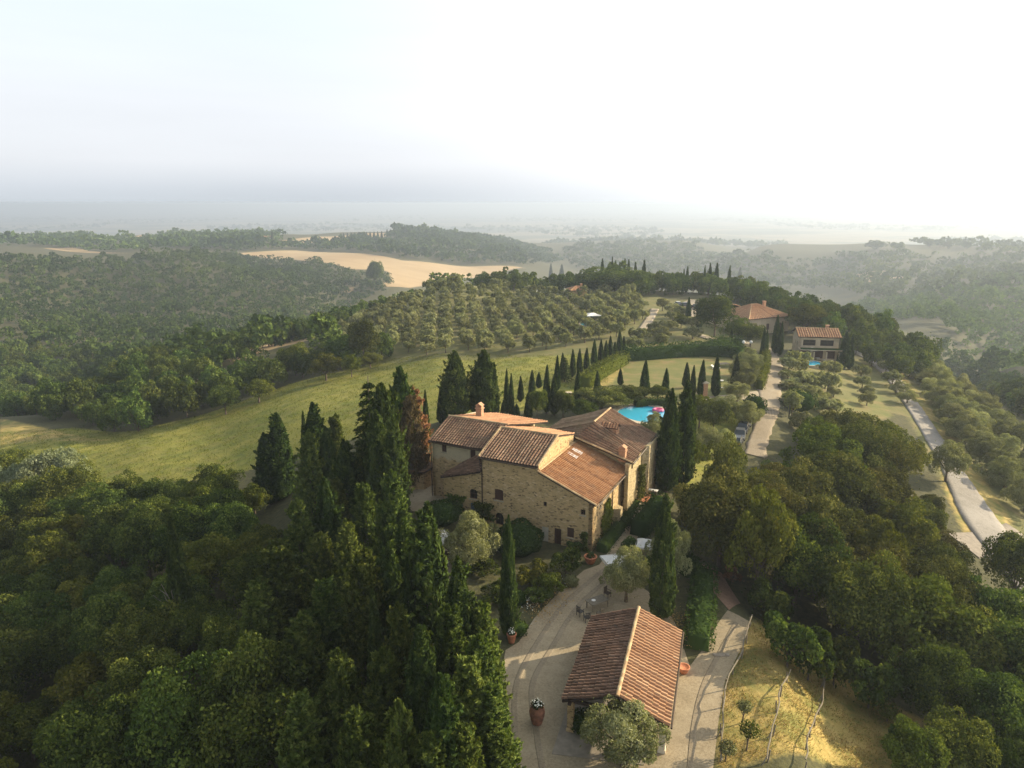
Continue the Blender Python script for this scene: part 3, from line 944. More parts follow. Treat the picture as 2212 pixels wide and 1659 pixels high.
REG['dry'] = [PP((1550, 1665), (1560, 1500), (1600, 1400), (1635, 1335), (1790, 1440), (2000, 1560), (1960, 1665)),
              PP((1905, 790), (1935, 790), (2010, 880), (2100, 1000), (2190, 1130), (2150, 1150), (2060, 1000), (1985, 880)),
              PP((0, 905), (150, 938), (250, 950), (0, 962)), PP((1960, 1660), (2000, 1590), (2080, 1640), (2080, 1665)),
              PP((1270, 850), (1340, 790), (1345, 800), (1300, 850)), PP((2030, 1000), (2070, 1060), (2110, 1150), (2080, 1150), (2040, 1060))]
REG['gold'] = [PP((505, 547), (640, 541), (800, 549), (870, 563), (960, 571), (1135, 579), (1060, 597), (960, 600), (885, 622), (815, 622), (845, 603), (835, 585), (760, 582), (640, 561)),
               PP((602, 520), (690, 511), (830, 503), (838, 512), (700, 523), (625, 526)), PP((252, 515), (325, 507), (332, 517), (280, 521)),
               PP((90, 536), (160, 535), (285, 547), (190, 546)), PP((490, 775), (520, 752), (670, 722), (684, 730), (600, 751), (510, 780)),
               PP((768, 692), (812, 672), (816, 686), (775, 699)), PP((740, 622), (765, 620), (762, 632), (742, 632)),
               PP((1840, 592), (1930, 585), (1960, 600), (1880, 612))]

def build_ground():
    az = np.concatenate([np.linspace(-180, -50, 40)[:-1], np.linspace(-50, 50, 420), np.linspace(50, 180, 40)[1:-1]])
    rr = np.concatenate([[0.01, 8, 14, 19], np.exp(np.linspace(math.log(24), math.log(27500), 620))])
    A, Rr = np.meshgrid(np.radians(az), rr)
    X = (np.sin(A) * Rr).ravel(); Y = (np.cos(A) * Rr).ravel()
    Z = zt(X, Y)
    n, m = len(az), len(rr)
    idx = np.arange(m * n).reshape(m, n)
    nx = np.roll(idx, -1, 1)
    q = np.stack([idx[:-1], idx[1:], nx[1:], nx[:-1]], -1).reshape(-1, 4)
    me = np_mesh('ground', np.stack([X, Y, Z], -1), q, np.full(len(q), .5), M['ground'])
    me.polygons.foreach_set('use_smooth', [True] * len(q))
    r = np.hypot(X, Y)
    for k, polys in REG.items():
        w = np.zeros(len(X))
        for p in polys:
            p2 = p[:, :2]
            lo, hi = p2.min(0) - 60, p2.max(0) + 60
            s = (X > lo[0]) & (X < hi[0]) & (Y > lo[1]) & (Y < hi[1])
            d = poly_dist(p2, X[s], Y[s])
            soft = 0.8 + r[s] * 0.006
            w[s] = np.maximum(w[s], np.clip(0.5 - d / soft / 2, 0, 1))
        a = me.attributes.new(k, 'FLOAT', 'POINT')
        a.data.foreach_set('value', w.astype(np.float32))
    a = me.attributes.new('far', 'FLOAT', 'POINT')
    a.data.foreach_set('value', np.clip((r - 2700) / 900, 0, 1).astype(np.float32))
    return tag(link('ground', me), kind='structure')
build_ground()

from mathutils.geometry import tessellate_polygon

def sheet(name, poly, mat, dz, step=1.2, flat=None, kind='structure'):
    bm = bmesh.new()
    vs = [bm.verts.new((p[0], p[1], 0)) for p in poly]
    for t in tessellate_polygon([[Vector((p[0], p[1], 0)) for p in poly]]):
        try: bm.faces.new([vs[i] for i in t])
        except ValueError: pass
    for _ in range(9):
        le = [e for e in bm.edges if e.calc_length() > step]
        if not le: break
        bmesh.ops.subdivide_edges(bm, edges=le, cuts=1)
        bmesh.ops.triangulate(bm, faces=[f for f in bm.faces if len(f.verts) > 3])
    co = np.array([v.co[:] for v in bm.verts])
    z = zt(co[:, 0], co[:, 1]) + dz if flat is None else np.full(len(co), flat)
    for v, k in zip(bm.verts, z): v.co.z = k
    bmesh.ops.recalc_face_normals(bm, faces=bm.faces)
    for f in bm.faces:
        if f.normal.z < 0: f.normal_flip()
    me = bpy.data.meshes.new(name)
    bm.to_mesh(me); bm.free()
    me.materials.append(mat)
    o = link(name, me)
    if kind: o['kind'] = kind
    return o

def smooth_line(pts, step):
    pts = np.asarray(pts, float)[:, :2]
    n = len(pts)
    out = []
    for i in range(n - 1):
        p0, p1, p2, p3 = pts[max(i - 1, 0)], pts[i], pts[i + 1], pts[min(i + 2, n - 1)]
        m = max(2, int(np.hypot(*(p2 - p1)) / step))
        for k in range(m):
            t = k / m
            out.append(.5 * (2 * p1 + (p2 - p0) * t + (2 * p0 - 5 * p1 + 4 * p2 - p3) * t * t + (3 * p1 - p0 - 3 * p2 + p3) * t ** 3))
    out.append(pts[-1])
    return np.array(out)

def strip(name, pts, width, mat, dz, step=1.5, jit=0.12, kind='structure'):
    c = smooth_line(pts, step)
    t = unit(np.gradient(c, axis=0)); nrm = np.stack([-t[:, 1], t[:, 0]], -1)
    g = np.random.default_rng(len(c))
    K = 9
    V = []
    wv = np.interp(np.linspace(0, 1, len(c)), np.linspace(0, 1, len(np.atleast_1d(width))), np.atleast_1d(width))
    for k in range(K):
        s = (min(max(k - 1, 0), 6) / 6 - .5) * (1.0 if 0 < k < K - 1 else 1.06)
        e = (g.normal(size=len(c)) * jit if k in (1, K - 2) else 0)
        V.append(c + nrm * (wv * s + e)[:, None])
    V = np.array(V)
    z = zt(V[..., 0].ravel(), V[..., 1].ravel()).reshape(K, -1) + dz
    z[[0, -1]] -= dz + .25                          # edges run down into the ground
    n = len(c)
    idx = np.arange(K * n).reshape(K, n)
    q = np.stack([idx[:-1, :-1], idx[:-1, 1:], idx[1:, 1:], idx[1:, :-1]], -1).reshape(-1, 4)[:, ::-1]
    me = np_mesh(name, np.concatenate([V, z[..., None]], -1).reshape(-1, 3), q, np.full(len(q), .5), mat)
    o = link(name, me)
    if kind: o['kind'] = kind
    return o

YARD = [(1105, 1665), (1088, 1560), (1084, 1450), (1092, 1405), (1120, 1388), (1140, 1358), (1155, 1335), (1190, 1298), (1225, 1262), (1262, 1232), (1295, 1220), (1316, 1190), (1335, 1150), (1345, 1128),
        (1386, 1128), (1378, 1160), (1362, 1195), (1352, 1225), (1375, 1260), (1430, 1300), (1460, 1350), (1490, 1440), (1520, 1400), (1552, 1345), (1572, 1318), (1624, 1338), (1602, 1400), (1566, 1470), (1552, 1560), (1540, 1665)]
yard_xy = [at_z(u, v, 0)[:2] for u, v in YARD]
sheet('gravel_yard', yard_xy, M['gravel'], 0.03, 1.0)
sheet('gravel_court', PP((872, 1080), (905, 1048), (960, 1052), (1000, 1100), (1010, 1125), (940, 1120), (890, 1105))[:, :2], M['gravel'], 0.06, 1.0)
sheet('garden_path', PP((955, 1180), (985, 1200), (985, 1260), (970, 1320), (950, 1300), (955, 1220))[:, :2], M['track'], 0.05, 1.0)
strip('driveway', PP((1630, 985), (1640, 945), (1655, 905), (1662, 870), (1662, 838), (1668, 812), (1674, 795), (1672, 780), (1664, 766), (1660, 752)), [2.9, 2.9, 3.6, 4.6, 3.3, 3.1, 3.1], M['track'], 0.1)
strip('side_track', PP((1500, 868), (1540, 862), (1590, 858), (1650, 852)), [3.5, 3.0, 4.0], M['path'], 0.09)
strip('country_road', PP((2260, 1300), (2190, 1215), (2150, 1165), (2112, 1110), (2075, 1045), (2040, 985), (2000, 920), (1960, 860), (1925, 815), (1895, 790), (1870, 772), (1840, 758)), [6.5, 5.5, 3.6, 3.3, 3.2, 3.2, 3.1, 3.1], M['road'], 0.17, 1.0, .06)
strip('junction_road', PP((2225, 1165), (2180, 1178), (2140, 1180), (2080, 1178)), [6, 6, 5], M['concrete'], 0.1)
strip('grove_track', PP((1415, 668), (1400, 695), (1375, 730)), [2.6, 2.6], M['path'], 0.2)
strip('upper_track', PP((1500, 722), (1560, 738), (1620, 742)), [3, 3], M['path'], 0.2)
sheet('parking_ground', PP((1450, 664), (1490, 648), (1515, 650), (1512, 690), (1465, 682))[:, :2], M['path'], 0.25, 5)
sheet('earth_bank', [at_z(u, v, z)[:2] for u, v, z in ((1510, 1215, -.2), (1560, 1225, -.4), (1600, 1300, -.6), (1575, 1318, 0), (1540, 1280, -.1))], M['earth'], 0.05, 1.0)
strip('gravel_wheel_mark', [at_z(u, v, 0)[:2] for u, v in ((1120, 1660), (1112, 1560), (1118, 1470), (1160, 1390), (1215, 1310), (1275, 1255), (1325, 1215))], .45, M['gravel_worn'], 0.036, .7, 0.0)
strip('gravel_wheel_mark', [at_z(u, v, 0)[:2] for u, v in ((1172, 1660), (1160, 1590), (1150, 1480), (1195, 1395), (1245, 1315), (1300, 1262), (1340, 1225))], .45, M['gravel_worn'], 0.036, .7, 0.0)
strip('gravel_wheel_mark', [at_z(u, v, 0)[:2] for u, v in ((1490, 1660), (1500, 1560), (1520, 1480), (1555, 1410), (1590, 1345))], .4, M['gravel_worn'], 0.036, .7, 0.0)
# dry grass blades on the terraces
def grass_patch(name, poly, n, mat, label, hgt, seed):
    g = np.random.default_rng(seed)
    poly = np.asarray(poly)[:, :2]
    lo, hi = poly.min(0), poly.max(0)
    c = g.uniform(lo, hi, (n * 3, 2))
    c = c[poly_dist(poly, c[:, 0], c[:, 1]) < 0][:n]
    dens = np.sin(c[:, 0] * 1.1 + .6 * np.sin(c[:, 1] * .7)) * np.cos(c[:, 1] * .9) + g.normal(size=len(c)) * .5
    c = c[dens > -.35]
    z = zt(c[:, 0], c[:, 1])
    up = np.array([.25, -.35, 1.0]) + g.normal(size=(len(c), 3)) * .45
    Nn = unit(g.normal(size=(len(c), 3)))
    S = hgt * g.uniform(.5, 1.4, len(c))
    C = np.stack([c[:, 0], c[:, 1], z + S * .32], -1)
    V, Q = leaves(C, Nn, S, S * .16, g, up)
    o = link(name, np_mesh(name, V, Q, g.uniform(0, 1, len(c)), mat))
    return tag(o, label, 'grass', None, 'stuff')
grass_patch('dry_grass', REG['dry'][0], 20000, M['straw'], 'dry yellow grass covering the terraces right of the tiled shelter', .2, 5)
grass_patch('green_grass', REG['dry'][0], 6000, M['grass_leaf'], 'green grass tufts among the dry terrace grass', .22, 6)
grass_patch('meadow_grass', REG['meadow'][0], 70000, M['meadow_leaf'], 'rough tufted grass of the long sloping meadow', .42, 8)

# ------------------------------------------------------------------ buildings
def tile_quad(mb, e0, e1, t1, t0, nrow, ntile, amp=0.1, seed=1, K=6, mi=0, thick=0.14, under=1, bias=0.0):
    """a roof slope of round tiles: rows run from the eave e0-e1 up to t0-t1"""
    g = np.random.default_rng(seed)
    e0, e1, t1, t0 = (np.array(p, float) for p in (e0, e1, t1, t0))
    n = np.cross(e1 - e0, t0 - e0); n /= np.linalg.norm(n)
    if n[2] < 0: n = -n
    uu = []
    for i in range(nrow):
        for k in range(K): uu.append((i + k / K) / nrow)
    uu.append(1.0)
    uu = np.array(uu)
    ph = np.arange(len(uu)) % K / K
    prof = amp * np.sqrt(np.clip(1 - ((ph - .5) / .33) ** 2, 0, 1)) * (1 + g.normal(size=len(uu)) * .06)
    vv, lift = [], []
    for j in range(ntile):
        vv += [j / ntile, (j + .98) / ntile]; lift += [0.045, 0.0]
    vv = np.array(vv); lift = np.array(lift)
    U, Vv = np.meshgrid(uu, vv)
    jit = np.repeat(g.normal(size=(ntile, nrow)) * .012, K, 1)
    jit = np.concatenate([jit, jit[:, -1:]], 1).repeat(2, 0)
    Pm = ((1 - U) * (1 - Vv))[..., None] * e0 + (U * (1 - Vv))[..., None] * e1 + (U * Vv)[..., None] * t1 + ((1 - U) * Vv)[..., None] * t0
    wob = .05 * np.sin(U * 9 + seed) * np.sin(Vv * 5 + seed * 2)
    Pm = Pm + n * (prof[None] + lift[:, None] + jit + wob)[..., None]
    a, b = Pm.shape[:2]
    base = len(mb.v)
    mb.v += [tuple(p) for p in Pm.reshape(-1, 3)]
    tint = np.clip(.5 + g.normal(size=(ntile, nrow, 2)) * .11 + bias + g.normal(size=(1, nrow, 1)) * .13, .2, 1)
    for j in range(a - 1):
        for i in range(b - 1):
            k = i % K
            mb.f.append((base + j * b + i, base + j * b + i + 1, base + (j + 1) * b + i + 1, base + (j + 1) * b + i))
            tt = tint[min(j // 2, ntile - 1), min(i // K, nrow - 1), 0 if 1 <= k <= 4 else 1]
            mb.t.append(tt * (1 if 1 <= k <= 4 else .02)); mb.mi.append(mi)  # channels tinted dark: self-shadow between cover tiles put into the colour
    lowv = [e0 - n * thick, e1 - n * thick, t1 - n * thick, t0 - n * thick]
    topv = [p - n * 0.01 for p in (e0, e1, t1, t0)]
    mb.mesh([tuple(p) for p in topv + lowv], [(7, 6, 5, 4), (0, 1, 5, 4), (1, 2, 6, 5), (2, 3, 7, 6), (3, 0, 4, 7)], .4, under)

def ridge_row(mb, a, b, r=0.13, seg=0.45, seed=2, mi=0):
    g = np.random.default_rng(seed)
    a, b = np.array(a, float), np.array(b, float)
    L = np.linalg.norm(b - a); n = max(2, int(L / seg)); d = (b - a) / L
    s = np.array([-d[1], d[0], 0]); s /= np.linalg.norm(s)
    for i in range(n):
        p = a + d * (i * L / n); q = a + d * ((i + 1.08) * L / n)
        vs, k = [], 7
        for pt, rr in ((p, r * 1.08), (q, r * .95)):
            for j in range(k):
                t = math.pi * j / (k - 1)
                vs.append(tuple(pt + s * rr * math.cos(t) + np.array([0, 0, 1]) * (rr * math.sin(t) - .03 + g.normal() * .006)))
        fs = [(j, j + 1, k + j + 1, k + j) for j in range(k - 1)] + [tuple(range(k)), tuple(range(2 * k - 1, k - 1, -1))]
        mb.mesh(vs, fs, float(g.uniform(0, 1)), mi)

def wall(mb, o, d, top, holes=(), z0=0.0, depth=0.28, thick=0.45, mi=0):
    """a masonry wall face with openings. o: plan origin, d: plan direction, top: profile [(s, z)], holes (s0, s1, za, zb)"""
    o = np.array(o, float); d = np.array(d, float); d /= np.linalg.norm(d)
    nout = np.array([d[1], -d[0]])                      # outward to the right-hand side of d
    def pt(s, z, off=0.0):
        q = o + d * s + nout * off
        return (q[0], q[1], z)
    prof = lambda s: float(np.interp(s, [p[0] for p in top], [p[1] for p in top]))
    S = sorted(set([p[0] for p in top] + [h[0] for h in holes] + [h[1] for h in holes]))
    for s0, s1 in zip(S[:-1], S[1:]):
        mid = (s0 + s1) / 2
        zs = sorted(set([z0] + [z for h in holes if h[0] < mid < h[1] for z in (h[2], h[3])]))
        for k, za in enumerate(zs):
            last = k == len(zs) - 1
            zb0, zb1 = (prof(s0), prof(s1)) if last else (zs[k + 1], zs[k + 1])
            if any(h[0] < mid < h[1] and abs(h[2] - za) < 1e-6 for h in holes): continue
            mb.face([pt(s0, za), pt(s1, za), pt(s1, zb1), pt(s0, zb0)], .5, mi)
    for h in holes:
        s0, s1, za, zb = h[:4]
        for a, b in (((s0, za), (s1, za)), ((s1, za), (s1, zb)), ((s1, zb), (s0, zb)), ((s0, zb), (s0, za))):
            mb.face([pt(*a), pt(*b), pt(*b, -depth), pt(*a, -depth)], .5, mi)
        if len(h) > 4:                                    # segmental or round arch: fill the two upper corners
            rise = h[4]; m = 8; w = s1 - s0
            arc = [(s0 + w * k / m, zb - rise + rise * math.sqrt(max(0, 1 - (2 * k / m - 1) ** 2))) for k in range(m + 1)]
            for k in range(m):
                a, b = arc[k], arc[k + 1]
                mb.face([pt(*a, .002), pt(*b, .002), pt(b[0], zb + .001, .002), pt(a[0], zb + .001, .002)], .5, mi)
                mb.face([pt(*a), pt(*b), pt(*b, -depth), pt(*a, -depth)], .5, mi)
    L = top[-1][0]
    mb.face([pt(0, z0, -thick), pt(L, z0, -thick)] + [pt(s, z, -thick) for s, z in reversed(top)], .5, mi)
    for (sa, za), (sb, zb) in zip(top[:-1], top[1:]):
        mb.face([pt(sa, za), pt(sb, zb), pt(sb, zb, -thick), pt(sa, za, -thick)], .5, mi)
    for s in (0, L):
        mb.face([pt(s, z0), pt(s, prof(s)), pt(s, prof(s), -thick), pt(s, z0, -thick)], .5, mi)
    return pt

def window_part(name, parent, pt, h, depth=0.2, frame='door_wood', pane='pane', shutter=False, bars=(1, 1), label=None):
    s0, s1, za, zb = h[:4]
    fw = 0.07
    f = MB()
    def bar(a0, a1, c0, c1, d0, d1):
        vs = [pt(a, c, -dd) for dd in (d0, d1) for a, c in ((a0, c0), (a1, c0), (a1, c1), (a0, c1))]
        f.mesh(vs, [(0, 1, 2, 3), (7, 6, 5, 4), (0, 4, 5, 1), (1, 5, 6, 2), (2, 6, 7, 3), (3, 7, 4, 0)])
    bar(s0, s0 + fw, za, zb, depth - .06, depth + .02); bar(s1 - fw, s1, za, zb, depth - .06, depth + .02)
    bar(s0 + fw, s1 - fw, za, za + fw, depth - .06, depth + .02); bar(s0 + fw, s1 - fw, zb - fw, zb, depth - .06, depth + .02)
    if shutter:
        n = max(3, int((s1 - s0) / .16))
        for i in range(n):
            w = (s1 - s0 - 2 * fw) / n
            bar(s0 + fw + i * w + .008, s0 + fw + (i + 1) * w - .008, za + fw, zb - fw, depth - .03 - .01 * (i % 2), depth + .02)
    else:
        for i in range(1, bars[0] + 1):
            x = s0 + (s1 - s0) * i / (bars[0] + 1); bar(x - .025, x + .025, za + fw, zb - fw, depth - .05, depth + .015)
        for i in range(1, bars[1] + 1):
            z = za + (zb - za) * i / (bars[1] + 1); bar(s0 + fw, s1 - fw, z - .02, z + .02, depth - .045, depth + .012)
    o = f.build(name, M[frame], parent)
    p = MB()
    p.face([pt(s0 + .01, za + .01, -depth - .03), pt(s1 - .01, za + .01, -depth - .03), pt(s1 - .01, zb - .01, -depth - .03), pt(s0 + .01, zb - .01, -depth - .03)])
    if not shutter or pane != 'pane': p.build('pane', M[pane], o)
    else: p.build('pane', M[frame], o)
    if label: o['label'] = label
    return o

AZ = R_(26.0)
HC = at_z(1278, 1192, 0)
D1 = np.array([-math.cos(AZ), math.sin(AZ), 0]); D2 = np.array([math.sin(AZ), math.cos(AZ), 0])
def HW(x, y, z=0.0):
    """farmhouse plan coordinates to the world"""
    return HC - D1 * x + D2 * y + np.array([0, 0, z])

house = empty('stone_farmhouse', tuple(HC), -AZ)
tag(house, 'large rambling stone farmhouse with terracotta tiled roofs on the ridge', 'farmhouse')

# near front, low right block and tall middle block in one plane
fr = MB()
holes_f = [(12.84 - 11.29, 12.84 - 10.22, 3.67, 4.96, .12), (12.84 - 11.2, 12.84 - 10.18, .8, 2.22, .45), (12.84 - 5.5, 12.84 - 5.11, 4.03, 4.55),
           (12.84 - 1.34, 12.84 - .8, 3.9, 4.5), (12.84 - 5.67, 12.84 - 4.87, -.25, 1.7), (12.84 - 4.21, 12.84 - 3.42, -.12, 1.8), (12.84 - 2.78, 12.84 - 2.0, 1.07, 2.2)]
ptf = wall(fr, (-12.84, 0), (1, 0), [(0, 8.55), (6.78, 8.55), (6.7801, 7.72), (12.84, 5.4)], holes_f, z0=-.6)
# right front of the low block
holes_r = [(2.05, 2.66, 4.0, 4.75), (9.98, 10.7, 3.5, 4.6), (9.75, 10.5, -.2, 1.75)]
ptr = wall(fr, (0, 0), (0, 1), [(0, 5.4), (11.0, 5.4)], holes_r, z0=-.6)
# gable of the middle block over the low roof
wall(fr, (-6.06, 0.002), (0, 1), [(0, 8.6), (5, 10.22), (10, 8.95)], z0=6.8)
fr.build('stone_wall', M['stone'], house)
bk = MB()
holes_b = [(.9, 1.5, 5.55, 6.5), (2.9, 3.5, 5.9, 6.75), (5.4, 6.1, 5.9, 7.0)]
ptb = wall(bk, (0.85, 9.4), (0.03, 1), [(0, 6.55), (8.5, 7.5)], holes_b, z0=-.5)
wall(bk, (-6.0, 10.9), (1, 0), [(0, 8.2), (6.83, 6.4)], z0=0)
wall(bk, (1.05, 17.9), (-1, 0), [(0, 7.5), (5.4, 9.85), (11.4, 7.7)], z0=-.5)
wall(bk, (-10.3, 17.9), (0, -1), [(0, 7.7), (7.9, 7.7)], z0=0)
# buttress pier at the far corner of the right front
bk.prism([(1.06, 13.9), (1.75, 14.6), (1.8, 18.1), (1.06, 18.1)], -.6, 7.3)
bk.prism([(0.02, 6.9), (.75, 7.2), (.75, 8.0), (0.02, 8.3)], -.6, 2.0)
bk.build('rear_wing_wall', M['stone_pale'], house)
lw = MB()
holes_w = [(20.5 - 19.24, 20.5 - 18.59, 7.22, 8.16), (20.5 - 15.48, 20.5 - 14.81, 7.0, 8.13)]
ptw = wall(lw, (-20.5, 2.2), (1, 0), [(0, 8.45), (7.7, 8.45)], holes_w, z0=.6)
wall(lw, (-20.498, 12.0), (0, -1), [(0, 9.2), (6, 10.1), (9.8, 8.45)], z0=.6)
wall(lw, (-6.1, 10.1), (-1, 0), [(0, 8.8), (6.7, 8.9)], z0=2)
wall(lw, (-12.0, 12.2), (-1, 0), [(0, 8.9), (8.4, 9.2)], z0=2)
lw.build('left_wing_wall', M['stone_w'], house)
lt = MB()
holes_l = [(17.72 - 14.38, 17.72 - 13.42, 3.25, 4.41, .3), (17.72 - 14.33, 17.72 - 13.51, .75, 2.74)]
ptl = wall(lt, (-17.72, -.004), (1, 0), [(0, 5.2), (4.87, 6.6)], holes_l, z0=.2)
wall(lt, (-17.716, 2.2), (0, -1), [(0, 5.2), (2.2, 5.2)], z0=.2)
lt.build('lean_to_wall', M['stone'], house)
# openings
window_part('window', house, ptf, holes_f[0], shutter=True, label='wide brown shuttered window with slight arch')
window_part('arched_window', house, ptf, holes_f[1], bars=(1, 0))
window_part('window', house, ptf, holes_f[2], bars=(0, 0))
window_part('window', house, ptf, holes_f[3], bars=(1, 1))
o = MB(); o.face([ptf(s, z, -.12) for s, z in ((holes_f[4][0], -.25), (holes_f[4][1], -.25), (holes_f[4][1], 1.7), (holes_f[4][0], 1.7))])
o.build('blocked_doorway', M['plaster'], house)
window_part('door', house, ptf, holes_f[5], shutter=True, label='dark brown plank door')
window_part('window', house, ptf, holes_f[6], shutter=True)
for h in holes_r[:2]: window_part('window', house, ptr, h, bars=(1, 1))
window_part('door', house, ptr, holes_r[2], shutter=True)
for h in holes_b: window_part('window', house, ptb, h, bars=(1, 1))
for h in holes_w: window_part('window', house, ptw, h, shutter=True)
window_part('arched_window', house, ptl, holes_l[0], bars=(1, 1))
window_part('door', house, ptl, holes_l[1], shutter=True, frame='blue_shutter', label='pale blue grey double door')
for pt_, h in ((ptf, holes_f[0]), (ptf, holes_f[3]), (ptf, holes_f[6]), (ptr, holes_r[0]), (ptr, holes_r[1]), (ptw, holes_w[0]), (ptl, holes_l[0])):
    vs = [pt_(s, z, dd) for dd in (-.1, .09) for s, z in ((h[0] - .08, h[2] - .1), (h[1] + .08, h[2] - .1), (h[1] + .08, h[2] - .004), (h[0] - .08, h[2] - .004))]
    sills = MB(); sills.mesh(vs, [(0, 1, 2, 3), (7, 6, 5, 4), (0, 4, 5, 1), (1, 5, 6, 2), (2, 6, 7, 3), (3, 7, 4, 0)]); sills.build('stone_sill', M['kerb'], house)

# roofs
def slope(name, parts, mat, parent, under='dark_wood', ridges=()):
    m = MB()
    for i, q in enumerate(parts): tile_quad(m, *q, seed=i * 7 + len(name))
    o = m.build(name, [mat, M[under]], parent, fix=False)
    if ridges:
        r = MB()
        for i, (a, b) in enumerate(ridges): ridge_row(r, a, b, seed=i)
        r.build('ridge_cap', M['ridge'], o, fix=False)
    return o
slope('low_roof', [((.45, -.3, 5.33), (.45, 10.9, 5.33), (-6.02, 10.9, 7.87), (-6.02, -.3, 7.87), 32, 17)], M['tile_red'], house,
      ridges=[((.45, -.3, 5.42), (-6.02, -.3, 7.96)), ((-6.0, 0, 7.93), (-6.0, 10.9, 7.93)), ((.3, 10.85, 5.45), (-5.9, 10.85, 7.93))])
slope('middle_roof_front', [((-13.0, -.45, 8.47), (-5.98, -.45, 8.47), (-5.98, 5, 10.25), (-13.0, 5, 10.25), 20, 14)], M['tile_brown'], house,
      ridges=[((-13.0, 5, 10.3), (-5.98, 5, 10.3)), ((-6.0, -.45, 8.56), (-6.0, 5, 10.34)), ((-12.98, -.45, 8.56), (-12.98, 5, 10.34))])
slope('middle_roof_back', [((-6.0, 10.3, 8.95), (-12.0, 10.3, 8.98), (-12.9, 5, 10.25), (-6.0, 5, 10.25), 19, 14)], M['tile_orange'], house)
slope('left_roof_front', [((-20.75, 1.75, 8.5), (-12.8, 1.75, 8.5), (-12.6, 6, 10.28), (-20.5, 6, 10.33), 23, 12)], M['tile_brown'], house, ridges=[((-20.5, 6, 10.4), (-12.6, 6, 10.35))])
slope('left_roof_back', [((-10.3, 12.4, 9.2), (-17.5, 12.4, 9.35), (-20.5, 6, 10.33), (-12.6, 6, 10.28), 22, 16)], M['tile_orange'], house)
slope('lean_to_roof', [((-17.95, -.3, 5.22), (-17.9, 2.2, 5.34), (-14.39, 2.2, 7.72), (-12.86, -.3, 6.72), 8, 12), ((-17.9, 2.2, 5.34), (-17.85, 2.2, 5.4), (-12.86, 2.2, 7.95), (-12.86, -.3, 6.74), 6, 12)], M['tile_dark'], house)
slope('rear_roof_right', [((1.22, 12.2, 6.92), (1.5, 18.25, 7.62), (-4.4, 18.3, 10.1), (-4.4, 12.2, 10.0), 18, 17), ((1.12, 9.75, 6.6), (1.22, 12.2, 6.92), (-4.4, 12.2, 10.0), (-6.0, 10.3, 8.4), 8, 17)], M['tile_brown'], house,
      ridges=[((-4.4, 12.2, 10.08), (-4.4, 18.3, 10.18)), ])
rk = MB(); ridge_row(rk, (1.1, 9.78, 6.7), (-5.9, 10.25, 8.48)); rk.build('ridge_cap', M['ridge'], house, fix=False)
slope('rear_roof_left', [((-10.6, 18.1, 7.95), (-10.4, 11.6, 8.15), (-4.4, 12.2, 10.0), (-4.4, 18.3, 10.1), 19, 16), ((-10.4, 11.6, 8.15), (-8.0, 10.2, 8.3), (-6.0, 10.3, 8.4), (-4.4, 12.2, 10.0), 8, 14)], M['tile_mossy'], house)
# chimneys, dormer, skylights, gutters, pipes
def chimney(loc, w, h, style):
    m = MB()
    x, y, z = loc
    m.box((x, y, z + h * .35), (w, w * .8, h * .9 + .6))
    m.box((x, y, z + h * .82), (w * 1.25, w * 1.05, .1))
    for sx in (-1, 1):
        m.box((x + sx * w * .42, y, z + h * .98), (w * .18, w * .7, h * .3))
    m.mesh([(x - w * .62, y - w * .5, z + h * 1.12), (x + w * .62, y - w * .5, z + h * 1.12), (x + w * .62, y + w * .5, z + h * 1.12), (x - w * .62, y + w * .5, z + h * 1.12), (x, y - w * .5, z + h * 1.38), (x, y + w * .5, z + h * 1.38)],
           [(3, 2, 1, 0), (0, 1, 4), (2, 3, 5), (1, 2, 5, 4), (3, 0, 4, 5)])
    return m.build('chimney', M['brick'], house)
chimney((-17.7, 8.6, 9.95), .75, 1.25, 0)
chimney((-.2, 10.3, 6.9), .75, 1.1, 1)
dm = MB()
dx, dy, dz = -1.75, 13.2, 8.75
wall(dm, (dx, dy - .5), (0, 1), [(0, 1.15 + dz - .4), (.5, 1.5 + dz - .4), (1.0, 1.15 + dz - .4)], [(.3, .7, dz + .05, dz + .75)], z0=dz - .5, depth=.2, thick=.25)
dm.box((dx - .75, dy - .47, dz + .25), (1.3, .06, 1.0)); dm.box((dx - .75, dy + .47, dz + .25), (1.3, .06, 1.0))
dorm = dm.build('dormer', M['brick'], house)
dr = MB()
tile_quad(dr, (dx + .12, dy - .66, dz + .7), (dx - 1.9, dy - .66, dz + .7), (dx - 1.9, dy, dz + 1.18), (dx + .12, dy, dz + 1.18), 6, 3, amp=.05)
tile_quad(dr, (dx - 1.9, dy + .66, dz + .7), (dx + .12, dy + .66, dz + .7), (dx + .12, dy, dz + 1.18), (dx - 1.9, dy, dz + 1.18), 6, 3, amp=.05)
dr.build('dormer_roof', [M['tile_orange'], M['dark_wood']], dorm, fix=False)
for yy in (6.9, 8.3):
    k = MB(); c = [(x, yy + s, 5.33 + (.45 - x) * .3926 + .13) for x, s in ((-4.4, -.42), (-4.4, .42), (-5.5, .42), (-5.5, -.42))]
    k.mesh(c + [(p[0], p[1], p[2] - .16) for p in c], [(0, 1, 2, 3), (0, 4, 5, 1), (1, 5, 6, 2), (2, 6, 7, 3), (3, 7, 4, 0)])
    k.build('skylight', M['skyglass'], house)
for ga, gb in (((-13.0, -.52, 8.36), (-5.98, -.52, 8.33)), ((-20.75, 1.68, 8.38), (-12.9, 1.68, 8.35)), ((.55, -.3, 5.2), (.55, 10.9, 5.22)), ((1.27, 9.75, 6.55), (1.62, 18.2, 7.5))):
    gt = MB(); gt.tube([ga, gb], .085); gt.build('gutter', M['copper'], house)
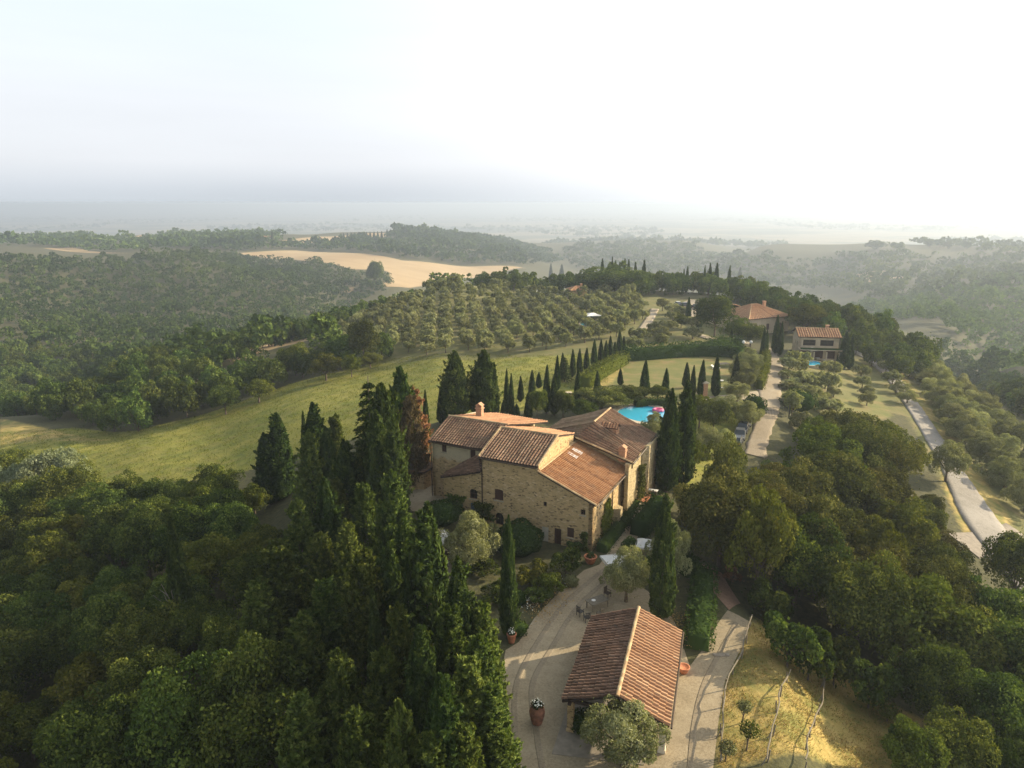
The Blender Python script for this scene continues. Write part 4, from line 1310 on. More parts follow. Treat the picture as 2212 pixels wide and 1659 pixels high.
for pts in ([(-12.8, -.5, 8.3), (-12.74, -.14, 8.0), (-12.74, -.12, 1.0)], [(-20.62, 1.66, 8.3), (-20.58, 2.05, 8.0), (-20.58, 2.06, 1.4)], [(.5, 6.2, 5.15), (.1, 6.2, 4.9), (.1, 6.2, -.3)]):
    k = MB(); k.tube(pts, .065); k.build('downpipe', M['copper'], house)
pl = MB(); pl.box((-4.2, -1.0, -.28), (4.6, 1.9, .3)); pl.build('door_platform', M['concrete'], house)

# garden shed left of the house
sh = empty('garden_shed', tuple(HW(-24.6, 5.0, 0)), -AZ)
tag(sh, 'tiny stone shed with lean tiled roof behind the left wing of the farmhouse', 'shed')
sz = z1(*HW(-24.6, 5.0)[:2])
sh.location.z = sz
m = MB(); wall(m, (-1.8, -1.2), (1, 0), [(0, 1.9), (3.6, 2.3)], z0=-.6); wall(m, (-1.796, 2.4), (0, -1), [(0, 1.9), (3.6, 1.9)], z0=-.6); wall(m, (1.8, -1.196), (0, 1), [(0, 2.3), (3.6, 2.3)], z0=-.6)
m.build('wall', M['stone_w'], sh)
slope('roof', [((-2.1, -1.5, 1.9), (-2.1, 2.6, 1.9), (2.0, 2.6, 2.7), (2.0, -1.5, 2.7), 12, 8)], M['tile_brown'], sh)

# tiled open shelter in the yard
CA = R_(17.0)
cp = empty('tiled_shelter', (8.4, 44.9, 0.03), -CA)
tag(cp, 'open timber shelter with two slope terracotta tile roof standing on the gravel yard', 'shelter')
slope('roof_slope_left', [((-3.75, 5.6, 2.55), (-3.75, -5.05, 2.55), (0, -5.35, 4.0), (0, 5.5, 4.0), 30, 9)], M['tile_dark'], cp)  # slope turned from the sun: its shade is put into darker tiles
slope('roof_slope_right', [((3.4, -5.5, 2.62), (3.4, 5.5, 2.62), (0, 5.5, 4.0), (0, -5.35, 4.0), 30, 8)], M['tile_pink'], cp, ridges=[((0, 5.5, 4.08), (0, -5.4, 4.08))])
k = MB(); k.tube([(3.52, -5.5, 2.5), (3.52, 5.5, 2.5)], .07); k.build('gutter', M['copper'], cp)
k = MB(); k.tube([(3.5, 4.9, 2.45), (3.3, 4.9, 2.2), (3.28, 4.9, 0)], .05); k.build('downpipe', M['copper'], cp)
for x, y, mt in ((2.95, -4.7, 'plaster'), (2.95, 0, 'plaster'), (-3.2, -4.6, 'stone_w'), (-3.2, 0, 'stone_w'), (-3.2, 5.0, 'stone_w')):
    zt_ = 2.4
    k = MB(); k.box((x, y, zt_ / 2), (.42, .42, zt_)); k.box((x, y, .12), (.5, .5, .24)); k.build('post', M[mt], cp)
k = MB(); k.box((0, 5.05, 1.2), (5.9, .35, 2.4)); k.mesh([(-2.95, 4.87, 2.4), (2.95, 4.87, 2.4), (0, 4.87, 3.6), (-2.95, 5.22, 2.4), (2.95, 5.22, 2.4), (0, 5.22, 3.6)], [(0, 1, 2), (5, 4, 3), (0, 3, 4, 1), (1, 4, 5, 2), (2, 5, 3, 0)])
k.box((2.95, 3.9, 1.1), (.3, 1.9, 2.2)); k.build('back_wall', M['plaster'], cp)
k = MB()
for y in (-4.7, 0, 4.7):
    k.box((0, y, 2.42), (6.5, .2, .2))
    k.box((0, y, 3.1), (.18, .18, 1.3))
for x in (-3.2, 2.95): k.box((x, 0, 2.48), (.22, 10.4, .16))
k.build('timber_beam', M['dark_wood'], cp)
k = MB(); k.prism([(-3.9, -7.1), (2.0, -6.3), (2.8, 5.3), (-3.9, 5.6)], -.1, .05); k.build('paved_floor', M['concrete'], cp)

# villas along the drive
def villa(name, label, p, rz, w, d, h, roofh, wallm, tilem, wins, hip=True, group=None, nrow=None):
    e = empty(name, tuple(p), rz)
    tag(e, label, 'villa' if w > 8 else 'cottage', group)
    m = MB()
    hs = [x for x in wins]
    pf = wall(m, (-w / 2, -d / 2), (1, 0), [(0, h), (w, h)], hs, z0=-1.5)
    g = 0 if hip else roofh
    wall(m, (w / 2, -d / 2 + .002), (0, 1), [(0, h), (d / 2, h + g * .97), (d, h)], [(d * .3, d * .3 + .9, h * .55, h * .55 + 1.1)], z0=-1.5)
    wall(m, (w / 2 - .002, d / 2), (-1, 0), [(0, h), (w, h)], z0=-1.5)
    wall(m, (-w / 2 + .001, d / 2), (0, -1), [(0, h), (d / 2, h + g * .97), (d, h)], [(d * .35, d * .35 + .9, h * .5, h * .5 + 1.1), (d * .65, d * .65 + .9, h * .5, h * .5 + 1.1)], z0=-1.5)
    m.build('wall', M[wallm], e)
    for x in hs: window_part('window', e, pf, x, shutter=(x[3] - x[2] > 1.6))
    ov = .5; W, Dp = w / 2 + ov, d / 2 + ov
    if hip:
        rl = max(.6, w / 2 - d / 2)
        a, b = (-rl, 0, h + roofh), (rl, 0, h + roofh)
        qs = [((-W, -Dp, h - .1), (W, -Dp, h - .1), b, a, int(w / .6), 8), ((W, Dp, h - .1), (-W, Dp, h - .1), a, b, int(w / .6), 8),
              ((W, -Dp, h - .1), (W, Dp, h - .1), (rl, .02, h + roofh), (rl, -.02, h + roofh), int(d / .6), 8), ((-W, Dp, h - .1), (-W, -Dp, h - .1), (-rl, -.02, h + roofh), (-rl, .02, h + roofh), int(d / .6), 8)]
        rd = [(a, b), ((-W, -Dp, h), a), ((W, -Dp, h), b), ((W, Dp, h), b), ((-W, Dp, h), a)]
    else:
        a, b = (-W, 0, h + roofh), (W, 0, h + roofh)
        qs = [((-W, -Dp, h - .15), (W, -Dp, h - .15), b, a, int(w / .5), 9), ((W, Dp, h - .15), (-W, Dp, h - .15), a, b, int(w / .5), 9)]
        rd = [(a, b)]
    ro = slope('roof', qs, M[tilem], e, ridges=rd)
    c = MB(); c.box((w * .28, .5, h + roofh * .9), (.7, .7, 1.5)); c.box((w * .28, .5, h + roofh * .9 + .8), (.9, .9, .12)); c.build('chimney', M['brick'], ro)
    return e, pf
p = P(1758, 768)
vb, _ = villa('stone_villa', 'two storey stone villa with loggia above a turquoise pool, right of the drive', p, R_(-9), 9.2, 7, 5.5, 1.5, 'villa_wall', 'tile_pink', [(.9, 3.8, 3.15, 4.6), (4.9, 8.0, 3.15, 4.6), (.6, 2.7, 0.0, 2.3), (3.4, 5.8, 0.0, 2.3), (6.5, 8.6, 0.0, 2.3)], hip=False)  # lower dark doors added to stand for the shade inside the loggia
k = MB()
for x in (-4.4, -1.4, 1.5, 4.4): k.box((x, -5.4, .6), (.35, .35, 2.8))
k.box((0, -4.9, 2.55), (9.6, 2.6, .16))
k.build('loggia', M['villa_wall'], vb)
k = MB(); k.box((0, -5.9, 2.85), (9.4, .45, .4)); k.build('balcony_planter', M['box'], vb)
p = P(1625, 712)
va, _ = villa('stone_villa', 'wide villa with hipped terracotta roof half hidden by trees at the top of the drive', p, R_(24), 15, 13, 4.6, 3.0, 'villa_wall', 'tile_pink', [(2, 3.2, 1.0, 2.8), (6.5, 7.6, 1.0, 2.8), (11, 12.2, 1.0, 2.8)])
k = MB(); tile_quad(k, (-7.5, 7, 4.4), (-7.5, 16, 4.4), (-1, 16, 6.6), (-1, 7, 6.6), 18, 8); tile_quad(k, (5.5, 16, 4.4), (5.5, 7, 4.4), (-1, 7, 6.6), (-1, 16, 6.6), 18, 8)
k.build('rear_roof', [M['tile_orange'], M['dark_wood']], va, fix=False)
k = MB(); k.box((-1, 12, 1.5), (12, 9, 5.8)); k.build('rear_wall', M['villa_wall'], va)
p = under_top(1247, 618, 5.0)
villa('stone_cottage', 'small orange stone cottage among trees at the top of the olive grove', p, R_(10), 6, 6, 3.8, 1.3, 'stone', 'tile_orange', [(2, 2.9, 1, 2.2)])
p = under_top(576, 509, 9)
villa('ridge_farmhouse', 'tiny pale farmhouse beside tall cypress on the far left ridge', p, R_(5), 24, 10, 6, 2.5, 'villa_wall', 'tile_orange', [(4, 6, 1, 3)], nrow=10)
p = under_top(530, 510, 8)
villa('ridge_barn', 'tiny low barn left of the far ridge farmhouse', p, R_(-5), 18, 8, 4, 2.5, 'villa_wall', 'tile_pink', [(4, 6, 1, 3)], nrow=10)
villa('ridge_house', 'tiny whitish house in the wood on the far central ridge', under_top(682, 513, 6), 0, 7, 6, 4, 1.6, 'plaster', 'tile_pink', [(2, 3, 1, 2)])

# ------------------------------------------------------------------ pools
def pool(name, label, pts_xy, z, coping=.6):
    e = empty(name, (pts_xy[:, 0].mean(), pts_xy[:, 1].mean(), z))
    tag(e, label, 'pool')
    c = pts_xy - pts_xy.mean(0)
    n = len(c)
    out = c + unit(c) * coping
    m = MB()
    for i in range(n):
        j = (i + 1) % n
        m.mesh([(*c[i], .1), (*c[j], .1), (*out[j], .1), (*out[i], .1), (*c[i], -.5), (*c[j], -.5), (*out[j], -.6), (*out[i], -.6)], [(0, 1, 2, 3), (1, 0, 4, 5), (3, 2, 6, 7)])
    m.build('coping', M['kerb'], e)
    w = MB(); w.face([(*q, 0.0) for q in c]); w.build('water', M['water'], e)
    return e
pc = P(1388, 893)
a = np.linspace(0, 2 * math.pi, 40, endpoint=False)
el = np.stack([pc[0] + .3 + 4.1 * np.cos(a) * (1 + .12 * np.cos(2 * a + .6)), pc[1] - .9 + 5.2 * np.sin(a)], -1)
pl1 = pool('swimming_pool', 'curved blue swimming pool with pale rim behind the farmhouse', el, z1(*pc[:2]) + .18, 1.1)
pc2 = P(1746, 787)
a = np.linspace(0, 2 * math.pi, 20, endpoint=False)
el2 = np.stack([pc2[0] + 3.2 * np.sign(np.cos(a)) * np.abs(np.cos(a)) ** .6, pc2[1] + 2.6 * np.sign(np.sin(a)) * np.abs(np.sin(a)) ** .6], -1)
pool('swimming_pool', 'small turquoise pool below the villa with the loggia', el2, z1(*pc2[:2]) + .25, .5)
pc3 = P(1272, 706)
el3 = np.stack([pc3[0] + 2.6 * np.cos(a), pc3[1] + 5.0 * np.sin(a)], -1)
pool('swimming_pool', 'bright blue pool glimpsed between olive trees of the grove', el3, z1(*pc3[:2]) + .9, .4)
k = MB(); m2 = 12
for i in range(m2):
    t0, t1 = 2 * math.pi * i / m2, 2 * math.pi * (i + 1) / m2
    ring = []
    for t in (t0, t1):
        for q in range(8):
            s = 2 * math.pi * q / 8
            ring.append(((.75 + .26 * math.cos(s)) * math.cos(t) * 1.05, (.75 + .26 * math.cos(s)) * math.sin(t) * .9, .26 * math.sin(s)))
    k.mesh(ring, [(q, (q + 1) % 8, 8 + (q + 1) % 8, 8 + q) for q in range(8)])
fp = P(1428, 889)
tag(k.build('pool_float', M['pink'], None, (fp[0] - .6, fp[1] - .4, z1(*pc[:2]) + .38), True), 'pink inflatable ring lying on the rim of the curved pool', 'pool float')

# ------------------------------------------------------------------ clipped hedges, shrubs and climbers
def leafy(name, C, Nn, ls, mat, core, label, cat, group=None, seed=1, kind=None):
    g = np.random.default_rng(seed)
    n = len(C)
    Nn = unit(Nn + g.normal(size=C.shape) * .55)
    C = C + Nn * (g.normal(size=n) * ls * .35)[:, None]
    S = ls * g.uniform(.6, 1.4, n)
    V, Q = leaves(C, Nn, S, S * .62, g)
    T = np.clip(.45 + g.normal(size=n) * .2, 0, 1)
    if core is not None and core.v:
        qs = []
        for f in core.f:
            if len(f) == 4: qs.append(f)
            elif len(f) == 3: qs.append((f[0], f[1], f[2], f[2]))
            else:
                for i in range(1, len(f) - 1, 2): qs.append((f[0], f[i], f[i + 1], f[min(i + 2, len(f) - 1)]))
        qs = [q for q in qs if len(set(q)) == 4]
        V = np.concatenate([V, np.array(core.v)]); Q = np.concatenate([Q, np.array(qs) + n * 4]); T = np.concatenate([T, np.full(len(qs), .35)])
    ctr = np.array([C[:, 0].mean(), C[:, 1].mean(), C[:, 2].min()])
    o = link(name, np_mesh(name, V - ctr, Q, T, M[mat]), None, tuple(ctr))
    return tag(o, label, cat, group, kind)

def ball(name, p, r, h, label, mat='box', cat='topiary', ls=.16, n=None, seed=1, group=None, lump=.06):
    g = np.random.default_rng(seed)
    n = n or int(900 * max(r, .5) * max(h, .6))
    d = unit(g.normal(size=(n, 3))); d = d[d[:, 2] > -.55]
    lm = 1 + lump * (np.sin(d[:, 0] * 7 + seed) + np.sin(d[:, 1] * 6 + d[:, 2] * 5))
    C = d * lm[:, None] * np.array([r, r, h * .55]) + np.array([p[0], p[1], p[2] + h * .47])
    core = MB(); core.lathe([(r * .45, p[2] - .25), (r * .8, p[2] + h * .2), (r * .88, p[2] + h * .45), (r * .7, p[2] + h * .75), (r * .25, p[2] + h * .94)], (p[0], p[1], 0), 14)
    return leafy(name, C, d, ls, mat, core, label, cat, group, seed)

def hedge(name, pts, w, h, label, mat='box', ls=.16, dens=42, seed=1, cat='hedge', rnd=.3, group=None):
    g = np.random.default_rng(seed)
    c = smooth_line(np.asarray(pts)[:, :2], .4) if len(pts) > 2 else np.linspace(pts[0][:2], pts[1][:2], max(3, int(np.hypot(*(np.array(pts[1][:2]) - np.array(pts[0][:2]))) / .4)))
    t = unit(np.gradient(c, axis=0)); nr = np.stack([-t[:, 1], t[:, 0]], -1)
    zz = zt(c[:, 0], c[:, 1])
    L = np.hypot(*np.diff(c, axis=0).T).sum()
    n = int(dens * L * (w + 2 * h))
    i = g.integers(0, len(c), n)
    rr = 1 + .07 * np.sin(i * .9 + seed) + .06 * np.sin(i * 2.3 + 1) + g.normal(size=n) * .02
    side = g.uniform(0, 1, n) < 2 * h / (w + 2 * h)
    sg = np.where(g.uniform(0, 1, n) < .5, -1.0, 1.0)
    zf = np.where(side, g.uniform(.02, 1, n) ** .8, 1.0)
    xf = np.where(side, sg * (1 - .25 * rnd * zf ** 4), g.uniform(-1, 1, n))
    zf = np.where(side, zf, 1.02 - .3 * rnd * np.abs(xf) ** 3 + .06 * np.sin(i * 1.3 + xf * 4))
    C = np.stack([c[i, 0] + nr[i, 0] * xf * w / 2 * rr + t[i, 0] * g.normal(size=n) * .25, c[i, 1] + nr[i, 1] * xf * w / 2 * rr + t[i, 1] * g.normal(size=n) * .25, zz[i] + zf * h * rr], -1)
    Nn = np.stack([nr[i, 0] * np.where(side, sg, xf * .4), nr[i, 1] * np.where(side, sg, xf * .4), np.where(side, .25, 1.0)], -1)
    core = MB()
    for j in range(len(c) - 1):
        vs = []
        for q in (j, j + 1):
            for s, z in ((-.4, -.3), (-.34, h * .8), (.34, h * .8), (.4, -.3)):
                vs.append((c[q, 0] + nr[q, 0] * s * w, c[q, 1] + nr[q, 1] * s * w, zz[q] + z))
        fs = [(0, 4, 5, 1), (1, 5, 6, 2), (2, 6, 7, 3)]
        if j == 0: fs.append((0, 1, 2, 3))
        if j == len(c) - 2: fs.append((7, 6, 5, 4))
        core.mesh(vs, fs)
    return leafy(name, C, Nn, ls, mat, core, label, cat, group, seed)

def climber(name, pt, s0, s1, z0, z1_, n, label, mat='limetree', seed=1, thick=.25, taper=.4):
    g = np.random.default_rng(seed)
    s = g.uniform(0, 1, n); z = g.uniform(0, 1, n)
    wv = 1 - taper * z + .25 * np.sin(z * 9 + seed)
    S = s0 + (s1 - s0) * (.5 + (s - .5) * wv)
    C = np.array([pt(a, z0 + (z1_ - z0) * b, thick * g.uniform(.2, 1)) for a, b in zip(S, z)])
    W = np.array([tuple(HW(*q)) for q in C])
    return leafy(name, W, np.tile(-D1 * .6 - D2 * .6 + np.array([0, 0, .3]), (n, 1)), .24, mat, None, label, 'climber', None, seed)

Z0 = 0.03
def G(u, v):
    q = at_z(u, v, 0.0); return (q[0], q[1], z1(q[0], q[1]))

# garden hedges and topiary round the house
hedge('box_hedge', [HW(.95, .3), HW(1.0, 3.0), HW(1.05, 6.3)], 1.5, 1.15, 'long low clipped box hedge along the sunlit right front of the farmhouse', seed=3)
ball('box_ball', HW(1.2, 7.6), .75, 1.1, 'small round box bush at the foot of the garden steps beside the farmhouse', seed=4)
hedge('box_hedge', [HW(1.0, 8.9), HW(1.15, 12.2)], 1.3, 1.2, 'short clipped hedge beside the steps below the ivy wall', seed=5)
ball('box_ball', G(955, 1150), 2.0, 2.2, 'broad dark clipped dome beside the white parasol left of the farmhouse', seed=6, ls=.2)
ball('box_ball', G(1122, 1192), 2.3, 3.2, 'large dark clipped dome against the stone front of the farmhouse', seed=7, ls=.2)
ball('box_ball', G(1362, 1192), .9, 1.5, 'dark rounded box bush beside the terracotta pot across the path from the hedge', seed=8)
ball('box_ball', G(1121, 1303), .75, 1.1, 'round box ball right of the slim garden cypress', seed=9)
ball('box_ball', G(1117, 1368), .95, 1.05, 'low box mound at the corner of the bed beside the flower pot', seed=10)
ball('box_ball', G(1232, 1264), .8, .9, 'grey green rounded bush at the gravel edge below the garden bed', seed=11, mat='olive', cat='shrub')
ball('box_ball', G(1262, 1575), 1.0, 1.3, 'dark round bush under the front gable of the tiled shelter', seed=12)
hedge('bank_hedge', [at_z(1520, 1250, 0), at_z(1518, 1300, 0), at_z(1512, 1350, 0), at_z(1506, 1405, 0)], 2.3, 1.5, 'thick billowing evergreen hedge on the bank between shelter and right drive', mat='box', ls=.24, dens=30, seed=13, rnd=.7)
hedge('bank_hedge', [at_z(1470, 1212, 0), at_z(1490, 1240, 0), at_z(1515, 1240, 0)], 2.2, 1.4, 'evergreen hedge behind the tall garden cypress by the earth bank', mat='box', ls=.24, dens=30, seed=14, rnd=.7)
hedge('tall_hedge', [HW(3.3, 5.5), HW(3.6, 9.0), HW(3.7, 12.5)], 2.4, 2.2, 'tall clipped hedge on the right side of the garden steps', ls=.2, dens=34, seed=15, rnd=.5)
hedge('dark_hedge', PP((1350, 778), (1400, 775), (1460, 770), (1520, 768), (1575, 770), (1600, 775)), 3.2, 3.2, 'long dark hedge closing the far side of the sloping lawn', ls=.42, dens=9, seed=16)
hedge('vine_hedge', PP((1262, 838), (1290, 818), (1320, 800), (1345, 786)), 3.0, 2.6, 'bright green vine hedge beside the avenue of young cypresses', mat='lime', ls=.36, dens=12, seed=17, rnd=.7)
hedge('pool_hedge', PP((1372, 880), (1405, 877), (1445, 879)), 1.8, 1.5, 'low dark hedge behind the curved swimming pool', ls=.26, dens=18, seed=18)
hedge('drive_hedge', PP((1640, 842), (1650, 812), (1655, 790), (1652, 775)), 1.6, 2.4, 'narrow hedge following the left edge of the drive', mat='lime', ls=.3, dens=14, seed=19)
hedge('upper_hedge', PP((1535, 760), (1570, 752), (1600, 752)), 3.5, 3.0, 'dark hedge behind the drive trees above the lawn', ls=.42, dens=9, seed=20)
ball('gate_bush', P(1628, 897), 2.0, 3.4, 'dark clipped bush at the left side of the drive gate', seed=21, ls=.3, n=900)
ball('gate_bush', P(1725, 885), 3.0, 3.6, 'dark rounded bush at the right side of the drive gate', seed=22, ls=.34, n=1300, lump=.12)
for i, (u, v, r, h, mt, lb) in enumerate((
        (1185, 1285, 1.7, 1.9, 'lime', 'bright leafy shrub in the middle of the garden bed'), (1150, 1262, 1.9, 1.9, 'lime', 'yellowish green shrub behind the garden bed near the slim cypress'),
        (1222, 1240, 1.6, 2.3, 'oak', 'tall dark shrub at the house end of the garden bed'), (1075, 1298, 1.9, 1.6, 'oak_olive', 'low spreading shrub left of the slim garden cypress'),
        (1163, 1300, 1.3, 1.2, 'oak', 'dark low shrub at the front of the garden bed'), (1045, 1245, 1.6, 1.5, 'oak', 'deep green bush under the golden olive'),
        (1240, 1190, .8, 1.0, 'oak_olive', 'small bush at the foot of the farmhouse door'), (935, 1055, 1.6, .8, 'oak', 'flat dark bush on the gravel court by the shed'))):
    plant('greenbush' if mt == 'lime' else 'bush', G(u, v), h, r, lb, 'shrubs of the garden bed')
def flowers(u, v, r, n, label, seed, mat='flower'):
    g = np.random.default_rng(seed); p = G(u, v)
    C = np.stack([p[0] + g.normal(size=n) * r, p[1] + g.normal(size=n) * r, p[2] + g.uniform(.15, .75, n)], -1)
    leafy('flower_clump', C, np.tile([0, 0, 1.0], (n, 1)), .14, mat, None, label, 'flowers', None, seed)
flowers(1150, 1312, .75, 60, 'white flowering clump beside the slim garden cypress', 31)
flowers(1175, 1298, .5, 26, 'few white flowers at the middle of the bed edge', 32)
flowers(1215, 1262, .5, 22, 'pale flowers at the path end of the bed edge', 33)
flowers(1170, 1325, .9, 240, 'straw brown withered plants along the bed edge', 34, 'straw')
flowers(1200, 1290, 1.0, 240, 'straw brown grasses near the middle of the bed edge', 35, 'straw')
flowers(1462, 1345, .9, 300, 'dry straw coloured grasses behind the tiled shelter', 36, 'straw')
flowers(1480, 1380, .7, 200, 'yellow dry grasses at the right back of the shelter', 37, 'straw')
climber('wall_climber', lambda s, z, o: (o, s, z), 2.6, 6.0, .1, 4.0, 1500, 'green climber spreading on the sunlit right wall of the farmhouse', 'lime', 41, .3)
climber('wall_climber', lambda s, z, o: (.95 + o, s, z), 12.3, 14.2, .4, 5.2, 1500, 'olive green ivy growing in the corner of the right wall beside the pier', 'oak_olive', 42, .7)
climber('wall_climber', lambda s, z, o: (s - 17.72, -o, z), 0.3, 3.2, .6, 3.4, 1100, 'dark climber at the left corner of the lean-to wall', 'oak', 43, .6)
climber('wall_climber', lambda s, z, o: (s - 17.72, -o, z), 3.9, 6.6, 1.4, 3.2, 900, 'dark green climber over the blue door of the lean-to', 'oak', 44, .9)
climber('wall_climber', lambda s, z, o: (s, -o, z), -1.2, -.3, -.1, 2.2, 350, 'sparse climber at the near corner of the farmhouse', 'oak', 45, .4)

# steps, bench, pots, parasols, furniture
st = MB()
for i in range(6):
    q = HW(2.05, 8.2 + i * .75)
    st.box((q[0], q[1], -.1 + .09 * (i + 1)), (1.7, .8, .2 + .18 * i), -AZ)
tag(st.build('garden_steps', M['path']), 'pale stone garden steps climbing beside the right front of the farmhouse', 'steps')
q = HW(2.2, 13.6)
land = MB(); land.box((q[0], q[1], .55), (2.4, 2.6, 1.1), -AZ); tag(land.build('step_landing', M['terracotta']), 'reddish paved landing at the top of the garden steps', 'landing')
q = HW(1.9, 15.2)
bn = empty('bench', (q[0], q[1], 1.1), -AZ); tag(bn, 'white topped dark bench on the landing above the garden steps', 'bench')
k = MB(); k.box((0, 0, .45), (1.9, .6, .07)); k.build('seat', M['white_paint'], bn)
for x in (-.8, .8):
    k = MB(); k.box((x, 0, .2), (.1, .5, .42)); k.build('leg', M['dark_wood'], bn)

def pot(p, r, h, label, plantkind=None, prof=None, name='terracotta_pot', ph=.5, pr=None, mat='bush'):
    e = empty(name, p); tag(e, label, 'pot')
    k = MB()
    prof = prof or [(.62, 0), (.75, .25), (.92, .62), (1.0, .86), (1.08, .88), (1.08, 1.0), (.9, 1.0), (.85, .9)]
    k.lathe([(a * r, b * h) for a, b in prof], seg=18); k.build('pot', M['terracotta_old' if name == 'terracotta_urn' else 'terracotta'], e, smooth=True)
    if plantkind:
        g = np.random.default_rng(int(h * 100) + len(label))
        n = 260
        d = unit(g.normal(size=(n, 3))); d[:, 2] = np.abs(d[:, 2])
        R = pr or r
        C = d * np.array([R, R, ph]) * g.uniform(.5, 1, n)[:, None] + np.array([0, 0, h * .95])
        V, Q = leaves(C, unit(d + g.normal(size=d.shape) * .5), .16 * g.uniform(.6, 1.3, n), .09 * np.ones(n), g)
        link('foliage', np_mesh('pot_foliage', V, Q, g.uniform(0, 1, n), M['box']), e)
        if plantkind == 'flower':
            m = 40
            C = C[:m] * 1.02 + np.array([0, 0, .12])
            V, Q = leaves(C, unit(d[:m] + np.array([0, 0, .6])), .12 * np.ones(m), .12 * np.ones(m), g)
            link('blossom', np_mesh('pot_blossom', V, Q, g.uniform(0, 1, m), M['flower']), e)
    return e
URN = [(.6, 0), (.68, .05), (.74, .12), (.8, .22), (.84, .24), (.83, .27), (.92, .42), (.97, .44), (.95, .47), (1.0, .6), (1.03, .63), (.99, .66), (.93, .8), (.78, .9), (.66, .94), (.74, .96), (.76, 1.0), (.6, 1.0), (.58, .92)]
pot(G(1160, 1562), .54, 1.48, 'huge dark banded terracotta urn with a small plant standing alone on the gravel', 'flower', URN, 'terracotta_urn', .35, .5)
pot(G(1105, 1388), .38, .85, 'tall terracotta pot of white flowers at the edge of the gravel', 'flower', None, 'terracotta_pot', .5, .32)
pot(G(1275, 1216), .62, .75, 'round orange terracotta pot at the near corner of the farmhouse', 'green', None, 'terracotta_pot', .55, .5)
pot(G(1352, 1203), .52, .8, 'terracotta pot across the path from the box hedge', 'green', None, 'terracotta_pot', .5, .4)
pot((13.15, 47.6, Z0), .45, .55, 'small orange terracotta bowl beside the right wall of the shelter')
pot((-8.2, 64.6, z1(-8.2, 64.6)), .3, .5, 'small pot under the white parasol', 'green')

def parasol(p, size, h, rz, label, ribs=4, tilt=0.0):
    e = empty('parasol', p, rz); tag(e, label, 'parasol')
    k = MB(); k.tube([(0, 0, 0), (0, 0, h)], .04); k.lathe([(.3, 0), (.3, .1), (.06, .12)], seg=12); k.build('pole', M['grey_wood'], e)
    k = MB(); n = 10; s = size / 2
    for q in range(ribs):
        a0 = 2 * math.pi * q / ribs + math.pi / 4; a1 = a0 + 2 * math.pi / ribs
        A = np.array([math.cos(a0) * s * 1.414, math.sin(a0) * s * 1.414]); B = np.array([math.cos(a1) * s * 1.414, math.sin(a1) * s * 1.414])
        for i in range(n):
            for j in range(4):
                def pt(u, w):
                    e_ = A + (B - A) * u
                    e_ = e_ * (1 - .12 * math.sin(math.pi * u))
                    sag = -.1 * math.sin(math.pi * u) * w
                    return (e_[0] * w, e_[1] * w, h - .02 - .55 * w ** 1.25 + sag)
                u0, u1, w0, w1 = i / n, (i + 1) / n, j / 4, (j + 1) / 4
                k.face([pt(u0, w1), pt(u1, w1), pt(u1, w0), pt(u0, w0)])
        k.face([(A[0], A[1], h - .57), (B[0], B[1], h - .57), (B[0], B[1], h - .74), (A[0], A[1], h - .74)])
    k.build('canopy', M['cloth'], e, fix=False)
    return e
parasol((-7.6, 66.3, z1(-7.6, 66.3)), 2.8, 2.6, .5, 'square white parasol left of the farmhouse beside the dark clipped dome')
parasol((10.3, 61.6, Z0), 3.0, 2.5, .25, 'white parasol half hidden by the olive tree at the bend of the gravel path')
parasol((13.4, 65.4, z1(13.4, 65.4)), 1.9, 2.4, -.3, 'white parasol behind the olive tree next to the tall cypress')

def chair(p, rz, label, mat='metal_dark', group='garden chairs', seatmat=None):
    e = empty('garden_chair', p, rz); tag(e, label, 'chair', group)
    k = MB(); k.box((0, 0, .45), (.5, .5, .05)); k.build('seat', M[seatmat or mat], e)
    k = MB()
    for i in range(6): k.box((-.21 + .084 * i, .25, .72), (.03, .03, .5))
    k.box((0, .25, .97), (.5, .04, .06)); k.build('backrest', M[mat], e)
    for sx in (-.22, .22):
        for sy in (-.22, .22):
            k = MB(); k.box((sx, sy, .215), (.04, .04, .43)); k.build('leg', M[mat], e)
        k = MB(); k.box((sx * 1.1, 0, .66), (.04, .5, .04)); k.box((sx * 1.1, -.2, .55), (.03, .03, .2)); k.build('armrest', M[mat], e)
    return e
def table(p, rz, w, d, label, mat, top=None):
    e = empty('garden_table', p, rz); tag(e, label, 'table')
    k = MB(); k.box((0, 0, .73), (w, d, .06)); k.build('tabletop', M[top or mat], e)
    for sx in (-1, 1):
        for sy in (-1, 1):
            k = MB(); k.box((sx * (w / 2 - .12), sy * (d / 2 - .12), .35), (.08, .08, .7)); k.build('leg', M[mat], e)
    return e
tp = G(1290, 1312)
table(tp, .55, 1.9, 1.1, 'grey topped garden table beside the olive tree on the gravel', 'grey_wood')
k = MB(); k.lathe([(.16, 0), (.2, .02), (.14, .05), (.1, .03)], (0, 0, 0), 12)
tag(k.build('table_plate', M['cloth'], None, (tp[0] - .35, tp[1] - .1, tp[2] + .765)), 'small white plate on the grey garden table', 'plate')
chair(G(1253, 1330), 2.2, 'iron chair alone on the gravel left of the garden table', group='garden chairs')
chair(G(1268, 1343), 3.4, 'iron chair by the shelter corner in front of the garden table')
chair(G(1296, 1334), 3.9, 'wooden chair at the near side of the garden table', 'grey_wood')
chair(G(1312, 1290), .8, 'dark chair tucked between garden table and olive tree', 'dark_wood')
table((-6.9, 65.4, z1(-6.9, 65.4)), .3, 1.4, .9, 'dark garden table under the square white parasol', 'dark_wood')
chair((-6.2, 64.9, z1(-6.2, 64.9)), 1.2, 'red cushioned chair under the square white parasol', 'dark_wood', seatmat='red_cloth')
chair((-6.6, 64.1, z1(-6.6, 64.1)), 2.8, 'white garden chair under the square white parasol', 'white_paint')
